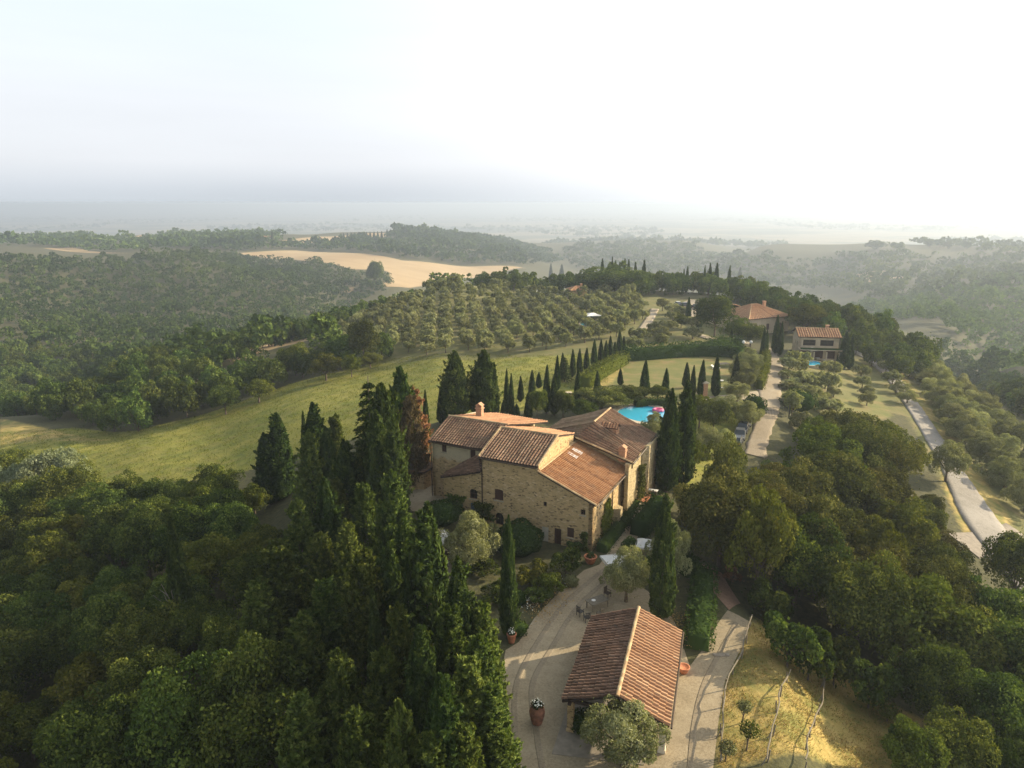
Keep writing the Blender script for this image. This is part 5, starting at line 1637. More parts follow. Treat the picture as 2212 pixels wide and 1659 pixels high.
k = MB(); k.box((0, 0, .03), (.95, .35, .06)); k.box((.62, -.02, .05), (.3, .3, .1)); 
tag(k.build('drain_cover', M['concrete'], None, (16.55, 49.8, .03)), 'small grey drain slab set in the right gravel drive', 'drain')

# rustic pole rails of the terraces
def rail(pts, label):
    pts = [np.array(p) for p in pts]
    c = smooth_line(np.array(pts), 1.0)
    g = np.random.default_rng(int(pts[0][0] * 10))
    z = zt(c[:, 0], c[:, 1])
    e = empty('pole_fence', (c[0, 0], c[0, 1], z[0])); tag(e, label, 'fence', None)
    b = np.array([c[0, 0], c[0, 1], z[0]])
    cc = c + g.normal(size=c.shape) * .06
    k = MB(); k.tube([tuple(np.array([cc[i, 0], cc[i, 1], z[i] + .85 + g.normal() * .03]) - b) for i in range(len(c))], [.048 + g.normal() * .006 for _ in c], 6); k.build('rail', M['grey_wood'], e)
    for i in range(1, len(c), 2):
        k = MB(); w = g.normal(size=2) * .08
        k.tube([tuple(np.array([c[i, 0], c[i, 1], z[i] - .3]) - b), tuple(np.array([c[i, 0] + w[0], c[i, 1] + w[1], z[i] + .9]) - b)], [.06, .045], 6); k.build('post', M['grey_wood'], e)
        if g.uniform() < .5:
            k = MB(); k.tube([tuple(np.array([c[i, 0] - .55, c[i, 1] - .35, z[i] - .1]) - b), tuple(np.array([c[i, 0], c[i, 1], z[i] + .6]) - b)], .04, 5); k.build('brace', M['grey_wood'], e)
rail(PP((1622, 1345), (1612, 1390), (1594, 1440), (1572, 1475), (1562, 1530), (1558, 1590), (1556, 1665)), 'rustic pole rail between the right gravel drive and the dry terrace')
rail(PP((1707, 1468), (1685, 1505), (1675, 1560), (1662, 1620), (1655, 1665)), 'rustic pole rail along the middle of the dry grass terraces')
rail(PP((1780, 1475), (1772, 1530), (1756, 1580), (1740, 1620), (1738, 1668)), 'rustic pole rail on the lowest terrace beside the green slope')
def sapling(p, h, r, label, kind='olive'):
    g = np.random.default_rng(int(abs(p[0]) * 100))
    e = empty('young_tree', p); tag(e, label, 'sapling', 'saplings on the terraces')
    k = MB(); k.tube([(0, 0, -.2), (.05, .02, h * .4), (.14, -.05, h * .75), (.12, 0, h * .95)], [.06, .05, .035, .02], 6); k.tube([(.05, .02, h * .4), (-.3, .1, h * .8)], [.035, .015], 5); k.build('trunk', M['bark'], e)
    n = 420
    d = unit(g.normal(size=(n, 3))) * (g.uniform(.2, 1, n) ** .6)[:, None]
    C = d * np.array([r, r, r * .75]) + np.array([.08, 0, h * .9])
    V, Q = leaves(C, unit(d + g.normal(size=d.shape) * .7), .22 * g.uniform(.6, 1.3, n), .09 * np.ones(n), g)
    link('crown', np_mesh('sapling_crown', V, Q, np.clip(g.normal(size=n) * .2 + .4, 0, 1), M[kind]), e)
sapling(P(1603, 1562), 1.5, .55, 'thin young tree in the upper dry terrace near the bend of the first rail')
sapling(P(1612, 1622), 1.9, .75, 'young tree with round dark crown in the golden grass at the bottom', 'oak')
sapling(P(1566, 1645), 1.2, .6, 'small grey green sapling at the foot of the first pole rail')
sapling(P(1915, 1560), 1.3, .9, 'bright leafy sapling standing alone on the lowest grass slope', 'lime')

# gate, pillar, lamps and garden things beyond the house
gp = P(1674, 902)
gt_ = empty('iron_gate', tuple(gp), R_(-4)); tag(gt_, 'thin iron double gate closing the drive between two dark bushes', 'gate')
for s in (-1, 1):
    k = MB()
    for i in range(8): k.box((s * (.12 + .26 * i), 0, .95), (.035, .035, 1.7))
    for z in (.2, 1.2, 1.75): k.box((s * 1.05, 0, z), (2.0, .04, .05))
    k.build('gate_leaf', M['metal_dark'], gt_)
    k = MB(); k.box((s * 2.3, 0, 1.1), (.16, .16, 2.3)); k.build('gate_post', M['metal_dark'], gt_)
gpp, hh = from_base(1521, 860, 826)
e = empty('brick_pillar', tuple(gpp), R_(10)); tag(e, 'orange brick gate pillar with pale cap between lawn cypresses', 'pillar')
k = MB(); k.box((0, 0, hh / 2 - .2), (.8, .8, hh + .2)); k.build('shaft', M['brick'], e)
k = MB(); k.box((0, 0, hh - .05), (1.15, 1.15, .18)); k.box((0, 0, hh + .12), (.8, .8, .16), taper=.4); k.build('cap', M['kerb'], e)
gpp, hh = from_base(1229, 862, 848)
e = empty('brick_pillar', tuple(gpp), R_(20)); tag(e, 'small pale brick pillar among the young cypresses behind the house', 'pillar')
k = MB(); k.box((0, 0, hh / 2 - .2), (.9, .9, hh + .2)); k.build('shaft', M['brick'], e); k = MB(); k.box((0, 0, hh), (1.1, 1.1, .14)); k.build('cap', M['kerb'], e)
def lounger(p, rz, label, group='white loungers'):
    e = empty('sun_lounger', p, rz); tag(e, label, 'sun lounger', group)
    k = MB(); k.box((0, -.3, .35), (.7, 1.3, .1)); k.build('seat', M['white_paint'], e)
    k = MB(); k.mesh([(-.35, .35, .3), (.35, .35, .3), (.35, .95, .75), (-.35, .95, .75), (-.35, .35, .4), (.35, .35, .4), (.35, .93, .83), (-.35, .93, .83)], [(0, 1, 2, 3), (7, 6, 5, 4), (0, 4, 5, 1), (1, 5, 6, 2), (2, 6, 7, 3), (3, 7, 4, 0)]); k.build('backrest', M['white_paint'], e)
    for x in (-.3, .3):
        for y in (-.8, .5):
            k = MB(); k.box((x, y, .15), (.05, .05, .32)); k.build('leg', M['white_paint'], e)
lounger(P(1553, 841), 1.2, 'white lounger on the lawn just right of the brick gate pillar')
lounger(P(1552, 825), 1.3, 'white lounger higher on the lawn right of the pillar')
lounger(P(1762, 775), .4, 'white lounger nearest the loggia of the villa by the turquoise pool')
lounger(P(1775, 778), .6, 'white lounger right of the turquoise pool')
lounger(P(1735, 777), .2, 'white lounger left of the loggia by the turquoise pool')
for (u, v, lb) in ((1562, 792, 'grey picnic table at the top corner of the sloping lawn'),):
    table(P(u, v), .4, 2.6, 1.4, lb, 'grey_wood')
lounger(P(1545, 797), .9, 'grey white lounger by the picnic table at the top of the lawn')
for i, (u, v) in enumerate(((1604, 768), (1620, 768))):
    e = empty('globe_lamp', tuple(P(u, v))); tag(e, ('white globe lamp', 'second white globe lamp')[i] + (' at the left end of the drive tree row' if i == 0 else ' between the drive trees, right of the first globe'), 'lamp')
    k = MB(); k.tube([(0, 0, 0), (0, 0, 3.0)], .05); k.build('lamp_post', M['metal_dark'], e)
    k = MB(); k.lathe([(.05, -.4), (.3, -.25), (.4, 0), (.3, .27), (.06, .4)], (0, 0, 3.3), 12); k.build('globe', M['white_paint'], e, smooth=True)
parasol(tuple(P(1278, 701)), 4.5, 3.6, .2, 'faded parasol over the blue pool among the grove olives')
parasol(tuple(P(1752, 773)), 3.0, 2.8, .3, 'pale parasol in front of the loggia of the villa')

# cars
def car(p, rz, paint, label, L=4.0, Wd=1.72, H=1.48):
    e = empty('parked_car', p, rz); tag(e, label, 'car', None)
    hw = Wd / 2
    sec = [(-L / 2, .45, .62, .86), (-L / 2 + .12, .32, .82, .95), (-L * .34, .28, .9, 1.0), (-L * .1, .28, .95, 1.0), (L * .2, .28, .93, 1.0), (L * .38, .3, .82, .97), (L / 2 - .08, .34, .72, .9), (L / 2, .45, .62, .8)]
    V, Fq = [], []
    for y, zb, ztp, w in sec:
        for x, z in ((-hw * w, zb), (-hw * w, (zb + ztp) / 2 + .05), (-hw * w * .93, ztp), (hw * w * .93, ztp), (hw * w, (zb + ztp) / 2 + .05), (hw * w, zb)): V.append((x, y, z))
    for i in range(len(sec) - 1):
        for k_ in range(6): Fq.append((i * 6 + k_, i * 6 + (k_ + 1) % 6, (i + 1) * 6 + (k_ + 1) % 6, (i + 1) * 6 + k_))
    Fq += [(5, 4, 3, 2, 1, 0), tuple(len(V) - 6 + k_ for k_ in range(6))]
    k = MB(); k.mesh(V, Fq)
    k.mesh([(-hw * .72, -L * .26, H - .02), (hw * .72, -L * .26, H - .02), (hw * .72, L * .1, H - .02), (-hw * .72, L * .1, H - .02), (-hw * .76, -L * .24, H - .09), (hw * .76, -L * .24, H - .09), (hw * .76, L * .1, H - .09), (-hw * .76, L * .1, H - .09)],
           [(0, 1, 2, 3), (7, 6, 5, 4), (0, 4, 5, 1), (1, 5, 6, 2), (2, 6, 7, 3), (3, 7, 4, 0)])
    k.build('body', M[paint], e)
    k = MB(); k.mesh([(-hw * .88, -L * .4, .9), (hw * .88, -L * .4, .9), (hw * .88, L * .25, .9), (-hw * .88, L * .25, .9), (-hw * .74, -L * .27, H - .06), (hw * .74, -L * .27, H - .06), (hw * .74, L * .1, H - .06), (-hw * .74, L * .1, H - .06)],
                     [(3, 2, 1, 0), (4, 5, 6, 7), (0, 1, 5, 4), (1, 2, 6, 5), (2, 3, 7, 6), (3, 0, 4, 7)]); k.build('windows', M['car_glass'], e)
    for sx in (-1, 1):
        for y in (-L * .31, L * .31):
            k = MB(); k.tube([(sx * hw * .98, y, .31), (sx * hw * .78, y, .31)], .31, 14); w = k.build('wheel', M['tyre'], e)
            k = MB(); k.tube([(sx * (hw * .98 + .012), y, .31), (sx * hw * .9, y, .31)], .19, 10); k.build('rim', M['car_grey'], w)
        k = MB(); k.box((sx * hw * .62, L / 2 - .03, .68), (.34, .1, .14)); k.build('headlight', M['white_paint'], e)
        k = MB(); k.box((sx * hw * .66, -L / 2 + .03, .74), (.28, .1, .14)); k.build('tail_light', M['red_cloth'], e)
    return e
c0 = P(1590, 962); c1 = P(1610, 920)
dv = (c1 - c0); hd = math.atan2(-dv[0], dv[1])
for i, (t, pm, lb) in enumerate(((0.02, 'car_dark', 'dark blue car, nearest of the line parked beside the drive'), (.36, 'car_grey', 'grey car in the middle of the line parked beside the drive'), (.7, 'car_dark', 'dark car third in the line parked beside the drive'), (1.04, 'car_grey', 'grey car farthest in the line, closest to the gate'))):
    q = c0 + dv * t
    car((q[0], q[1], z1(q[0], q[1]) + .05), hd + .1 * (i % 2) + (math.pi if i else 0), pm, lb, 3.9 if i != 3 else 3.4)
for u, v, pm, lb in ((1464, 662, 'car_white', 'white car parked at the left end of the hilltop parking'), (1476, 664, 'car_grey', 'grey car on the hilltop parking beside the white one'), (1502, 668, 'car_dark', 'dark car on the hilltop parking between two cypresses')):
    p = P(u, v); car((p[0], p[1], p[2] + .3), random.uniform(0, 3), pm, lb, 4.2)

# ------------------------------------------------------------------ cypresses and single trees
def tree_top(kind, u, vtop, h, wpx, label, group=None, parts=True, var=None):
    p = under_top(u, vtop, h)
    zc = proj(p + np.array([0, 0, h / 2]))[2]
    return plant(kind, tuple(p), h, wpx * zc / F / 2, label, group, parts, var)

def tree_base(kind, u, vb, vtop, wpx, label, group=None, parts=True, var=None):
    p, h = from_base(u, vb, vtop)
    zc = proj(p + np.array([0, 0, h / 2]))[2]
    return plant(kind, tuple(p), h, wpx * zc / F / 2, label, group, parts, var)

G1 = 'cypresses crowding the slope left of the farmhouse'
for a in (
    ('cypress', 594, 892, 13, 62, 'tall dark cypress standing farthest left on the slope, against the meadow'),
    ('cypress', 571, 934, 11, 52, 'lower dark cypress at the left shoulder of the tall leftmost one'),
    ('slim_cypress', 654, 888, 12.5, 24, 'very thin cypress tip rising just left of a broad tall one'),
    ('cypress', 674, 868, 14, 62, 'tall dark broad cypress right of the thin tip, against the meadow'),
    ('shaggy_cypress', 666, 926, 13, 74, 'pale shaggy cypress in front of the tall dark ones'),
    ('cypress', 704, 920, 12, 50, 'sunlit cypress leaning out right of the tall dark broad one'),
    ('shaggy_cypress', 722, 892, 11, 50, 'small dark cypress with a bent tip in the gap before the meadow'),
    ('cypress', 744, 948, 12, 66, 'full rounded cypress with sunlit right flank in the middle of the slope'),
    ('shaggy_cypress', 776, 962, 10, 52, 'short soft cypress behind the full rounded one'),
    ('fir', 794, 804, 16, 118, 'dark fir with layered branches towering over the cypresses'),
    ('broad_cypress', 826, 826, 16, 84, 'very tall dense cypress with rounded top beside the fir'),
    ('cypress', 812, 886, 14, 70, 'tall cypress in front of the fir and the rounded giant'),
    ('slim_cypress', 786, 914, 12, 34, 'narrow light cypress spire below the fir'),
    ('cypress', 846, 905, 13, 60, 'dense cypress nearest the left roof corner'),
    ('broad_cypress', 862, 792, 15, 66, 'dark loose old cypress with see through crown behind the giant'),
    ('dying_cypress', 893, 832, 12, 66, 'half dead cypress with rust red branches'),
    ('brown_cypress', 884, 852, 12, 58, 'dull brownish cypress left of the rusty one'),
    ('slim_cypress', 918, 842, 9, 20, 'thin young cypress right of the rusty dead one'),
    ('shaggy_cypress', 844, 1014, 12, 92, 'bushy light green cypress at the edge of the gravel court'),
    ('shaggy_cypress', 784, 1040, 10, 76, 'ragged yellowish cypress left of the bushy one by the court'),
    ('shaggy_cypress', 724, 1032, 9, 60, 'ragged small cypress under the full rounded one'),
    ('shaggy_cypress', 640, 1076, 12, 96, 'ragged pyramid cypress alone above the dark oaks'),
    ('shaggy_cypress', 592, 1166, 12, 120, 'wide open cypress below the ragged pyramid one'),
    ('cypress', 918, 1086, 15, 108, 'tallest front cypress with golden right flank beside the white parasol'),
    ('cypress', 868, 1120, 13, 84, 'dark cypress pressed against the left of the golden flanked one'),
    ('slim_cypress', 879, 1204, 12, 42, 'slender cypress with bright tip before the golden flanked one'),
    ('shaggy_cypress', 782, 1182, 13, 110, 'tall ragged cypress with feathery sunlit tip in the lower wood'),
    ('slim_cypress', 804, 1276, 11, 50, 'smooth slender cypress grown against the feathery tipped one'),
    ('shaggy_cypress', 858, 1300, 11, 96, 'broad light green cypress with tufted top in the lower wood'),
    ('cypress', 992, 1200, 12, 78, 'sunlit cypress with blunt top beside the garden path'),
    ('shaggy_cypress', 970, 1306, 10, 110, 'fresh green tufted cypress in front of the blunt topped one'),
    ('shaggy_cypress', 1040, 1300, 8.5, 96, 'round shouldered yellow green cypress bordering the gravel yard'),
    ('shaggy_cypress', 1035, 1370, 9, 110, 'bright leafy cypress mass at the upper gravel border'),
    ('shaggy_cypress', 1060, 1480, 8, 120, 'bright leafy cypress mass at the lower gravel border'),
    ('cypress', 954, 1452, 12, 110, 'big feathered cypress with drooping sprays near the bottom of the photo'),
    ('shaggy_cypress', 1012, 1420, 9.5, 130, 'dense bright cypress between the feathered one and the gravel'),
    ('shaggy_cypress', 862, 1510, 12, 120, 'small topped cypress nearest the bottom edge left of the feathered one'),
    ('shaggy_cypress', 1075, 1580, 6.5, 110, 'low leafy cypress at the bottom edge beside the gravel'),
    ('shaggy_cypress', 700, 1250, 11, 110, 'dark ragged cypress deep in the lower wood'),
    ('shaggy_cypress', 730, 1400, 11, 120, 'shadowed ragged cypress low in the wood'),
    ('shaggy_cypress', 690, 1150, 10.5, 90, 'ragged dark cypress right behind the open wide one'), ('shaggy_cypress', 648, 1330, 11, 125, 'open dark cypress at the oak side of the lower wood'),
    ('shaggy_cypress', 825, 1400, 10, 110, 'green cypress below the tufted top one in the lower wood'), ('cypress', 905, 1350, 11, 90, 'dark cypress squeezed between tufted tops in the lower wood'),
    ('shaggy_cypress', 770, 1530, 11, 130, 'dark ragged cypress left of the small topped one at the bottom'), ('shaggy_cypress', 650, 1500, 10, 140, 'broad dark conifer crown at the bottom among the oaks'),
    ('shaggy_cypress', 930, 1580, 10, 120, 'bushy cypress tip at the bottom edge left of the gravel'), ('cypress', 838, 1170, 12, 80, 'dark cypress left behind the slender bright tipped one'),
    ('shaggy_cypress', 1000, 1560, 9, 120, 'bright tufted cypress at the bottom edge near the gravel'), ('shaggy_cypress', 560, 1250, 10, 110, 'dark ragged cypress farthest left in the lower wood'),
    ('shaggy_cypress', 745, 1120, 11, 80, 'half shaded shaggy cypress above the lower wood'), ('cypress', 700, 1030, 12, 66, 'dark cypress in the shade below the tall spires'),
): tree_top(*a[:5], a[5], G1)
tree_base('slim_cypress', 402, 1405, 1112, 58, 'lone slim dark cypress rising from the oak wood on the left', None)
tree_base('cypress', 1099, 1376, 1112, 36, 'slim cypress with sunlit right edge in the garden bed before the farmhouse', None)
tree_base('cypress', 1426, 1336, 1066, 54, 'tall dark cypress between the olive tree and the shelter roof', None)
G2 = 'tall cypresses right of the farmhouse'
tree_base('cypress', 1438, 1062, 838, 48, 'left of the two tall dark cypresses beside the rear wing', G2)
tree_base('cypress', 1470, 1050, 822, 46, 'right and taller of the two dark cypresses beside the rear wing', G2)
tree_base('slim_cypress', 1488, 1010, 836, 24, 'thin cypress squeezed behind the right one of the tall pair', G2)
G3 = 'cypresses behind the farmhouse roofs'
tree_base('broad_cypress', 985, 915, 758, 58, 'broad egg shaped cypress behind the left roof', G3)
tree_base('broad_cypress', 1045, 905, 756, 62, 'broad egg shaped cypress behind the brick chimney', G3)
tree_base('slim_cypress', 1068, 905, 783, 24, 'narrow cypress touching the right of the egg shaped one behind the chimney', G3)
tree_base('slim_cypress', 953, 915, 838, 20, 'short narrow cypress left of the egg shaped ones', G3)
tree_base('slim_cypress', 958, 910, 822, 18, 'narrow young cypress close to the left egg shaped one', G3)
ROW = [(1095, 895, 796, 15), (1104, 900, 806, 15), (1124, 868, 812, 15), (1149, 858, 799, 17), (1088, 905, 864, 15), (1115, 905, 872, 18), (1141, 905, 848, 20), (1164, 838, 804, 15), (1181, 893, 788, 20), (1197, 896, 808, 24),
       (1203, 845, 768, 16), (1247, 872, 792, 18), (1289, 849, 800, 16), (1340, 832, 796, 14), (1392, 857, 778, 24), (1437, 846, 795, 17), (1481, 838, 783, 18), (1496, 855, 789, 15), (1515, 859, 777, 20), (1545, 857, 767, 22), (1586, 845, 767, 22)]
RL = ['slim young cypress, left one of a close pair behind the chimney cypress', 'slim young cypress, right one of a close pair behind the chimney cypress', 'slim young cypress by bare earth, second gap right of the close pair', 'slim young cypress with full crown right of the bare earth patch',
      'low young cypress tip above the middle roof ridge', 'squat young cypress just above the roof ridge', 'young cypress touching the roof line right of the squat one', 'slim young cypress on the meadow before the layered young conifer',
      'tall slim cypress in front of the leafy shrub behind the roof', 'full dark cypress right of the tall slim one behind the roof', 'slim cypress at the head of the vine hedge', 'dark cypress beside the small pale brick pillar', 'small cypress at the low end of the vine hedge',
      'smallest cypress standing alone at the left of the lawn', 'stout cypress with broad foot in the middle of the lawn edge', 'short cypress right of the stout one along the lawn edge', 'tall slim lawn cypress seen over the tall dark pair', 'slender lawn cypress right of the one over the tall pair',
      'smooth tall lawn cypress left of the brick gate pillar', 'tall lawn cypress touching the right of the brick gate pillar', 'tall lawn cypress at the right end beside the drive olives']
for (u, vb, vt, w), lb in zip(ROW, RL): tree_base('slim_cypress', u, vb, vt, w, lb, 'young cypresses round the lawn')
ORD = ['first', 'second', 'third', 'fourth', 'fifth', 'sixth', 'seventh', 'eighth', 'ninth', 'tenth']
for i, (u, vb, vt, w) in enumerate([(1214, 820, 762, 15), (1236, 815, 754, 15), (1252, 808, 753, 15), (1267, 802, 751, 15), (1283, 792, 733, 16), (1297, 788, 733, 15), (1308, 782, 735, 14), (1317, 777, 725, 14), (1327, 773, 738, 13), (1337, 768, 713, 15), ]):
    tree_base('slim_cypress', u, vb, vt, w, ORD[i] + ' cypress of the avenue behind the vine hedge, counted from the farmhouse end', 'avenue of cypresses behind the vine hedge')
tree_base('slim_cypress', 1346, 766, 726, 13, 'last cypress at the far end of the avenue behind the vine hedge', 'avenue of cypresses behind the vine hedge')
tree_base('fir', 1219, 824, 768, 38, 'young layered conifer among the avenue cypresses')
for u, vb, vt, w, lb in ((1646, 776, 705, 14, 'cypress at the left of the drive bend, left of a close pair'), (1652, 772, 712, 13, 'cypress at the left of the drive bend, right of a close pair'), (1660, 715, 671, 13, 'cypress before the hipped villa roof'), (1674, 764, 680, 19, 'tall cypress on the right side of the drive bend'),
                         (1684, 768, 694, 14, 'slimmer cypress on the right side of the drive bend'), (1820, 796, 716, 30, 'dark cypress right of the loggia villa'), (1834, 799, 722, 17, 'slim cypress touching the dark one right of the loggia villa'), (1486, 692, 642, 14, 'cypress in front of the hilltop parking'), (1473, 686, 655, 11, 'small cypress before the parked white car'),
                         (1509, 712, 648, 15, 'cypress at the left side of the big round tree by the villa'), (1213, 628, 571, 17, 'tall cypress above the grove at the left of the hilltop wood'), (1190, 622, 569, 12, 'thin cypress left of the tall one above the grove'), (1595, 640, 577, 16, 'single cypress on the right shoulder of the hilltop wood'), (1578, 748, 712, 10, 'cypress half hidden among the drive trees'), (1712, 690, 655, 10, 'small cypress behind the villas on the right')):
    tree_base('slim_cypress', u, vb, vt, w, lb, 'cypresses near the upper villas')
for i, (u, vt, w) in enumerate(((1297, 559, 14), (1318, 555, 9), (1325, 563, 11), (1334, 566, 9), (1345, 559, 13), (1353, 561, 13), (1368, 566, 12), (1386, 562, 14), (1478, 575, 11), (1471, 581, 9), (1515, 573, 9), (1526, 569, 13), (1540, 568, 15), (1568, 574, 12))):
    q = PD((u, 318 if u < 1450 else 300))[0]
    q = np.array([q[0], q[1], z1(*q)])
    hh_ = max(5.0, (CAMH + math.hypot(q[0], q[1]) * ray(u, vt)[2] / math.hypot(*ray(u, vt)[:2])) - q[2])
    plant('far_cypress', tuple(q), hh_, w * proj(q)[2] / F / 2, 'dark cypress spire on the crest of the hilltop wood', 'cypress spires on the hilltop crest', False)
for i in range(24):
    u = 742 + i * 8.2 if i < 11 else 836 + (i - 11) * 7
    tree_top('far_cypress', u, (503 - i * .35) if i < 11 else 495 + .25 * (i - 11), 13 + 3 * random.random(), 6, 'tiny cypress in the row along the far ridge field', 'tiny cypresses on the far ridge', False)
tree_top('far_cypress', 587, 499, 22, 8, 'tiny tall cypress beside the far ridge farmhouse', None, False)

dp = P(392, 1420)
dt_ = empty('dead_tree', tuple(dp)); tag(dt_, 'bare grey dead branches poking out of the dark oak wood beside the lone slim cypress', 'dead tree')
k = MB(); g_ = np.random.default_rng(9)
k.tube([(0, 0, -.5), (.2, 0, 3), (-.3, .2, 6), (-1.2, .2, 8.4)], [.16, .12, .08, .03], 6)
for i in range(9):
    b_ = np.array([-.1, .1, 4.0 + i * .4]); e_ = b_ + np.array([g_.uniform(-2.6, 1.6), g_.uniform(-1.5, 1.5), g_.uniform(.4, 1.8)])
    k.tube([tuple(b_), tuple((b_ + e_) / 2 + g_.normal(size=3) * .2), tuple(e_)], [.06, .045, .015], 5)
k.build('trunk', M['grey_wood'], dt_)

# olive trees near the house
for a in (('olive', 1345, 1655, 1530, 175, 'big grey green olive tree at the bottom edge before the shelter'), ('olive', 1024, 1225, 1125, 125, 'round golden olive tree in the garden left of the slim cypress'),
          ('olive', 1352, 1300, 1192, 112, 'olive tree over the garden table left of the tall cypress'), ('olive', 1440, 1262, 1140, 92, 'olive tree behind the tall garden cypress'),
          ('olive', 1412, 942, 896, 62, 'small olive tree in front of the curved pool'), ('olive', 2042, 1040, 962, 84, 'dark trunked olive leaning at the left edge of the country road')):
    tree_base(*a[:5], a[5], 'olive trees near the farmhouse')
NM = 'olive trees between drive and country road'
OL = [(1704, 798, 772, 48), (1702, 818, 800, 40), (1711, 842, 818, 40), (1760, 846, 822, 46), (1790, 815, 780, 56), (1782, 840, 812, 46), (1732, 835, 814, 34), (1738, 857, 832, 42), (1762, 868, 840, 46), (1859, 818, 788, 44),
      (1862, 838, 814, 40), (1871, 856, 835, 36), (1872, 876, 848, 34), (1913, 806, 782, 38), (1927, 832, 802, 46), (1943, 850, 826, 44), (1959, 872, 844, 46), (1718, 872, 850, 50), (1700, 842, 824, 36), (1776, 886, 862, 50), (1800, 858, 838, 36)]
for i, (u, vb, vt, w) in enumerate(OL):
    tree_base('olive_far' if vb < 850 else 'olive', u, vb, vt, w, 'olive tree in the loose planting between the drive and the country road', NM, False)
for i, (u, vb, vt, w) in enumerate([(1968, 800, 773, 44), (1980, 818, 786, 46), (1998, 838, 806, 48), (2012, 856, 820, 50), (2028, 876, 838, 56), (2044, 898, 856, 62), (2056, 920, 878, 70), (2084, 958, 898, 84)]):
    tree_base('olive', u, vb, vt, w, ORD[i] + ' olive along the right verge of the country road, counted from its far end', 'olives lining the country road', True)
for i, (u, vb, vt, w, k, lb) in enumerate(((1600, 846, 790, 70, 'olive', 'large olive in the row left of the drive hedge'), (1612, 815, 770, 62, 'olive', 'middle olive in the row left of the drive hedge'), (1620, 792, 756, 50, 'olive', 'far olive in the row left of the drive hedge'), (1592, 868, 828, 62, 'olive', 'near olive of the drive row by the stone track'),
                                         (1570, 905, 858, 72, 'olive', 'grey green olive before the stone track'), (1606, 920, 872, 66, 'olive', 'olive beside the left gate bush'), (1540, 935, 868, 78, 'holm', 'rounded yellow green tree right of the thin cypress'), (1510, 925, 862, 60, 'limetree', 'yellowish tree beside the tall cypress pair'),
                                         (1523, 985, 928, 86, 'olive', 'clipped pale olive left of the parked cars'), (1560, 985, 935, 60, 'olive', 'olive bush next to the nearest parked car'), (1300, 885, 840, 110, 'holm', 'wide yellow green shrub tree left of the pool'), (1352, 876, 836, 80, 'holm', 'rounded shrub tree behind the pool hedge'), (1216, 902, 850, 50, 'oak', 'leafy shrub tree behind the roof right of the tall slim cypress'),
                                         (1420, 862, 836, 56, 'limetree', 'light green shrub tree at the near lawn edge'), (1160, 905, 845, 44, 'oak', 'dark leafy tree among the young cypresses behind the house'), (1255, 905, 868, 70, 'oak', 'low dark bushes left of the curved pool'),
                                         (1500, 1015, 960, 50, 'limetree', 'light green tree right of the cypress pair foot'))):
    tree_base(k, u, vb, vt, w, lb, 'trees between farmhouse and drive')

# olive grove on the hill
grove = PP((700, 745), (760, 705), (850, 655), (1000, 622), (1110, 632), (1240, 636), (1400, 655), (1395, 690), (1345, 728), (1200, 762), (980, 772), (830, 772), (740, 772))
gp_ = rows(grove, R_(-24), 5.9, 5.2, .4, 9)
dd_ = np.hypot(gp_[:, 0], gp_[:, 1])
gp_ = gp_[np.argsort(dd_)]
gp_ = gp_[np.random.default_rng(4).uniform(0, 1, len(gp_)) < .93]
for i, (x, y) in enumerate(gp_[:225]):
    h = random.uniform(3.0, 4.4)
    plant('olive_far', (x, y, z1(x, y)), h, random.uniform(1.95, 2.45), 'silvery olive tree in the dense planted rows of the hillside grove', 'olive trees of the hillside grove', False)
if len(gp_) > 225:
    mass('olive_grove', gp_[225:], 'olive', 2.15, 3.5, 420, .55, 'far rows of the olive grove blending together below the hilltop', 61)
mid_ = fill(PP((1690, 775), (1735, 790), (1790, 850), (1800, 885), (1760, 935), (1705, 940), (1690, 860)), 5.2, [], 14)
for x, y in mid_: plant('olive_far', (x, y, z1(x, y)), random.uniform(2.8, 4.2), random.uniform(1.8, 2.6), 'low olive among the thick planting along the right side of the drive', 'olives on the right side of the drive', False)
upper = PP((1410, 720), (1430, 668), (1500, 700), (1510, 735), (1400, 765), (1350, 762))
up_ = fill(upper, 6.5, seed=12)
for x, y in up_: plant('olive_far', (x, y, z1(x, y)), random.uniform(3, 4.4), random.uniform(2.2, 3.2), 'olive tree scattered between the grove track and the lawn hedge', 'olives beyond the lawn hedge', False)
rgrove = PP((2000, 800), (2060, 850), (2140, 910), (2240, 1000), (2300, 1150), (2200, 1120), (2130, 1030), (2075, 930), (2030, 870))
rg = fill(rgrove, 4.7, seed=13)
for x, y in rg: plant('olive', (x, y, z1(x, y)), random.uniform(3.8, 5.4), random.uniform(2.6, 3.5), 'olive tree on the slope right of the country road', 'olives right of the country road', math.hypot(x, y) < 120)

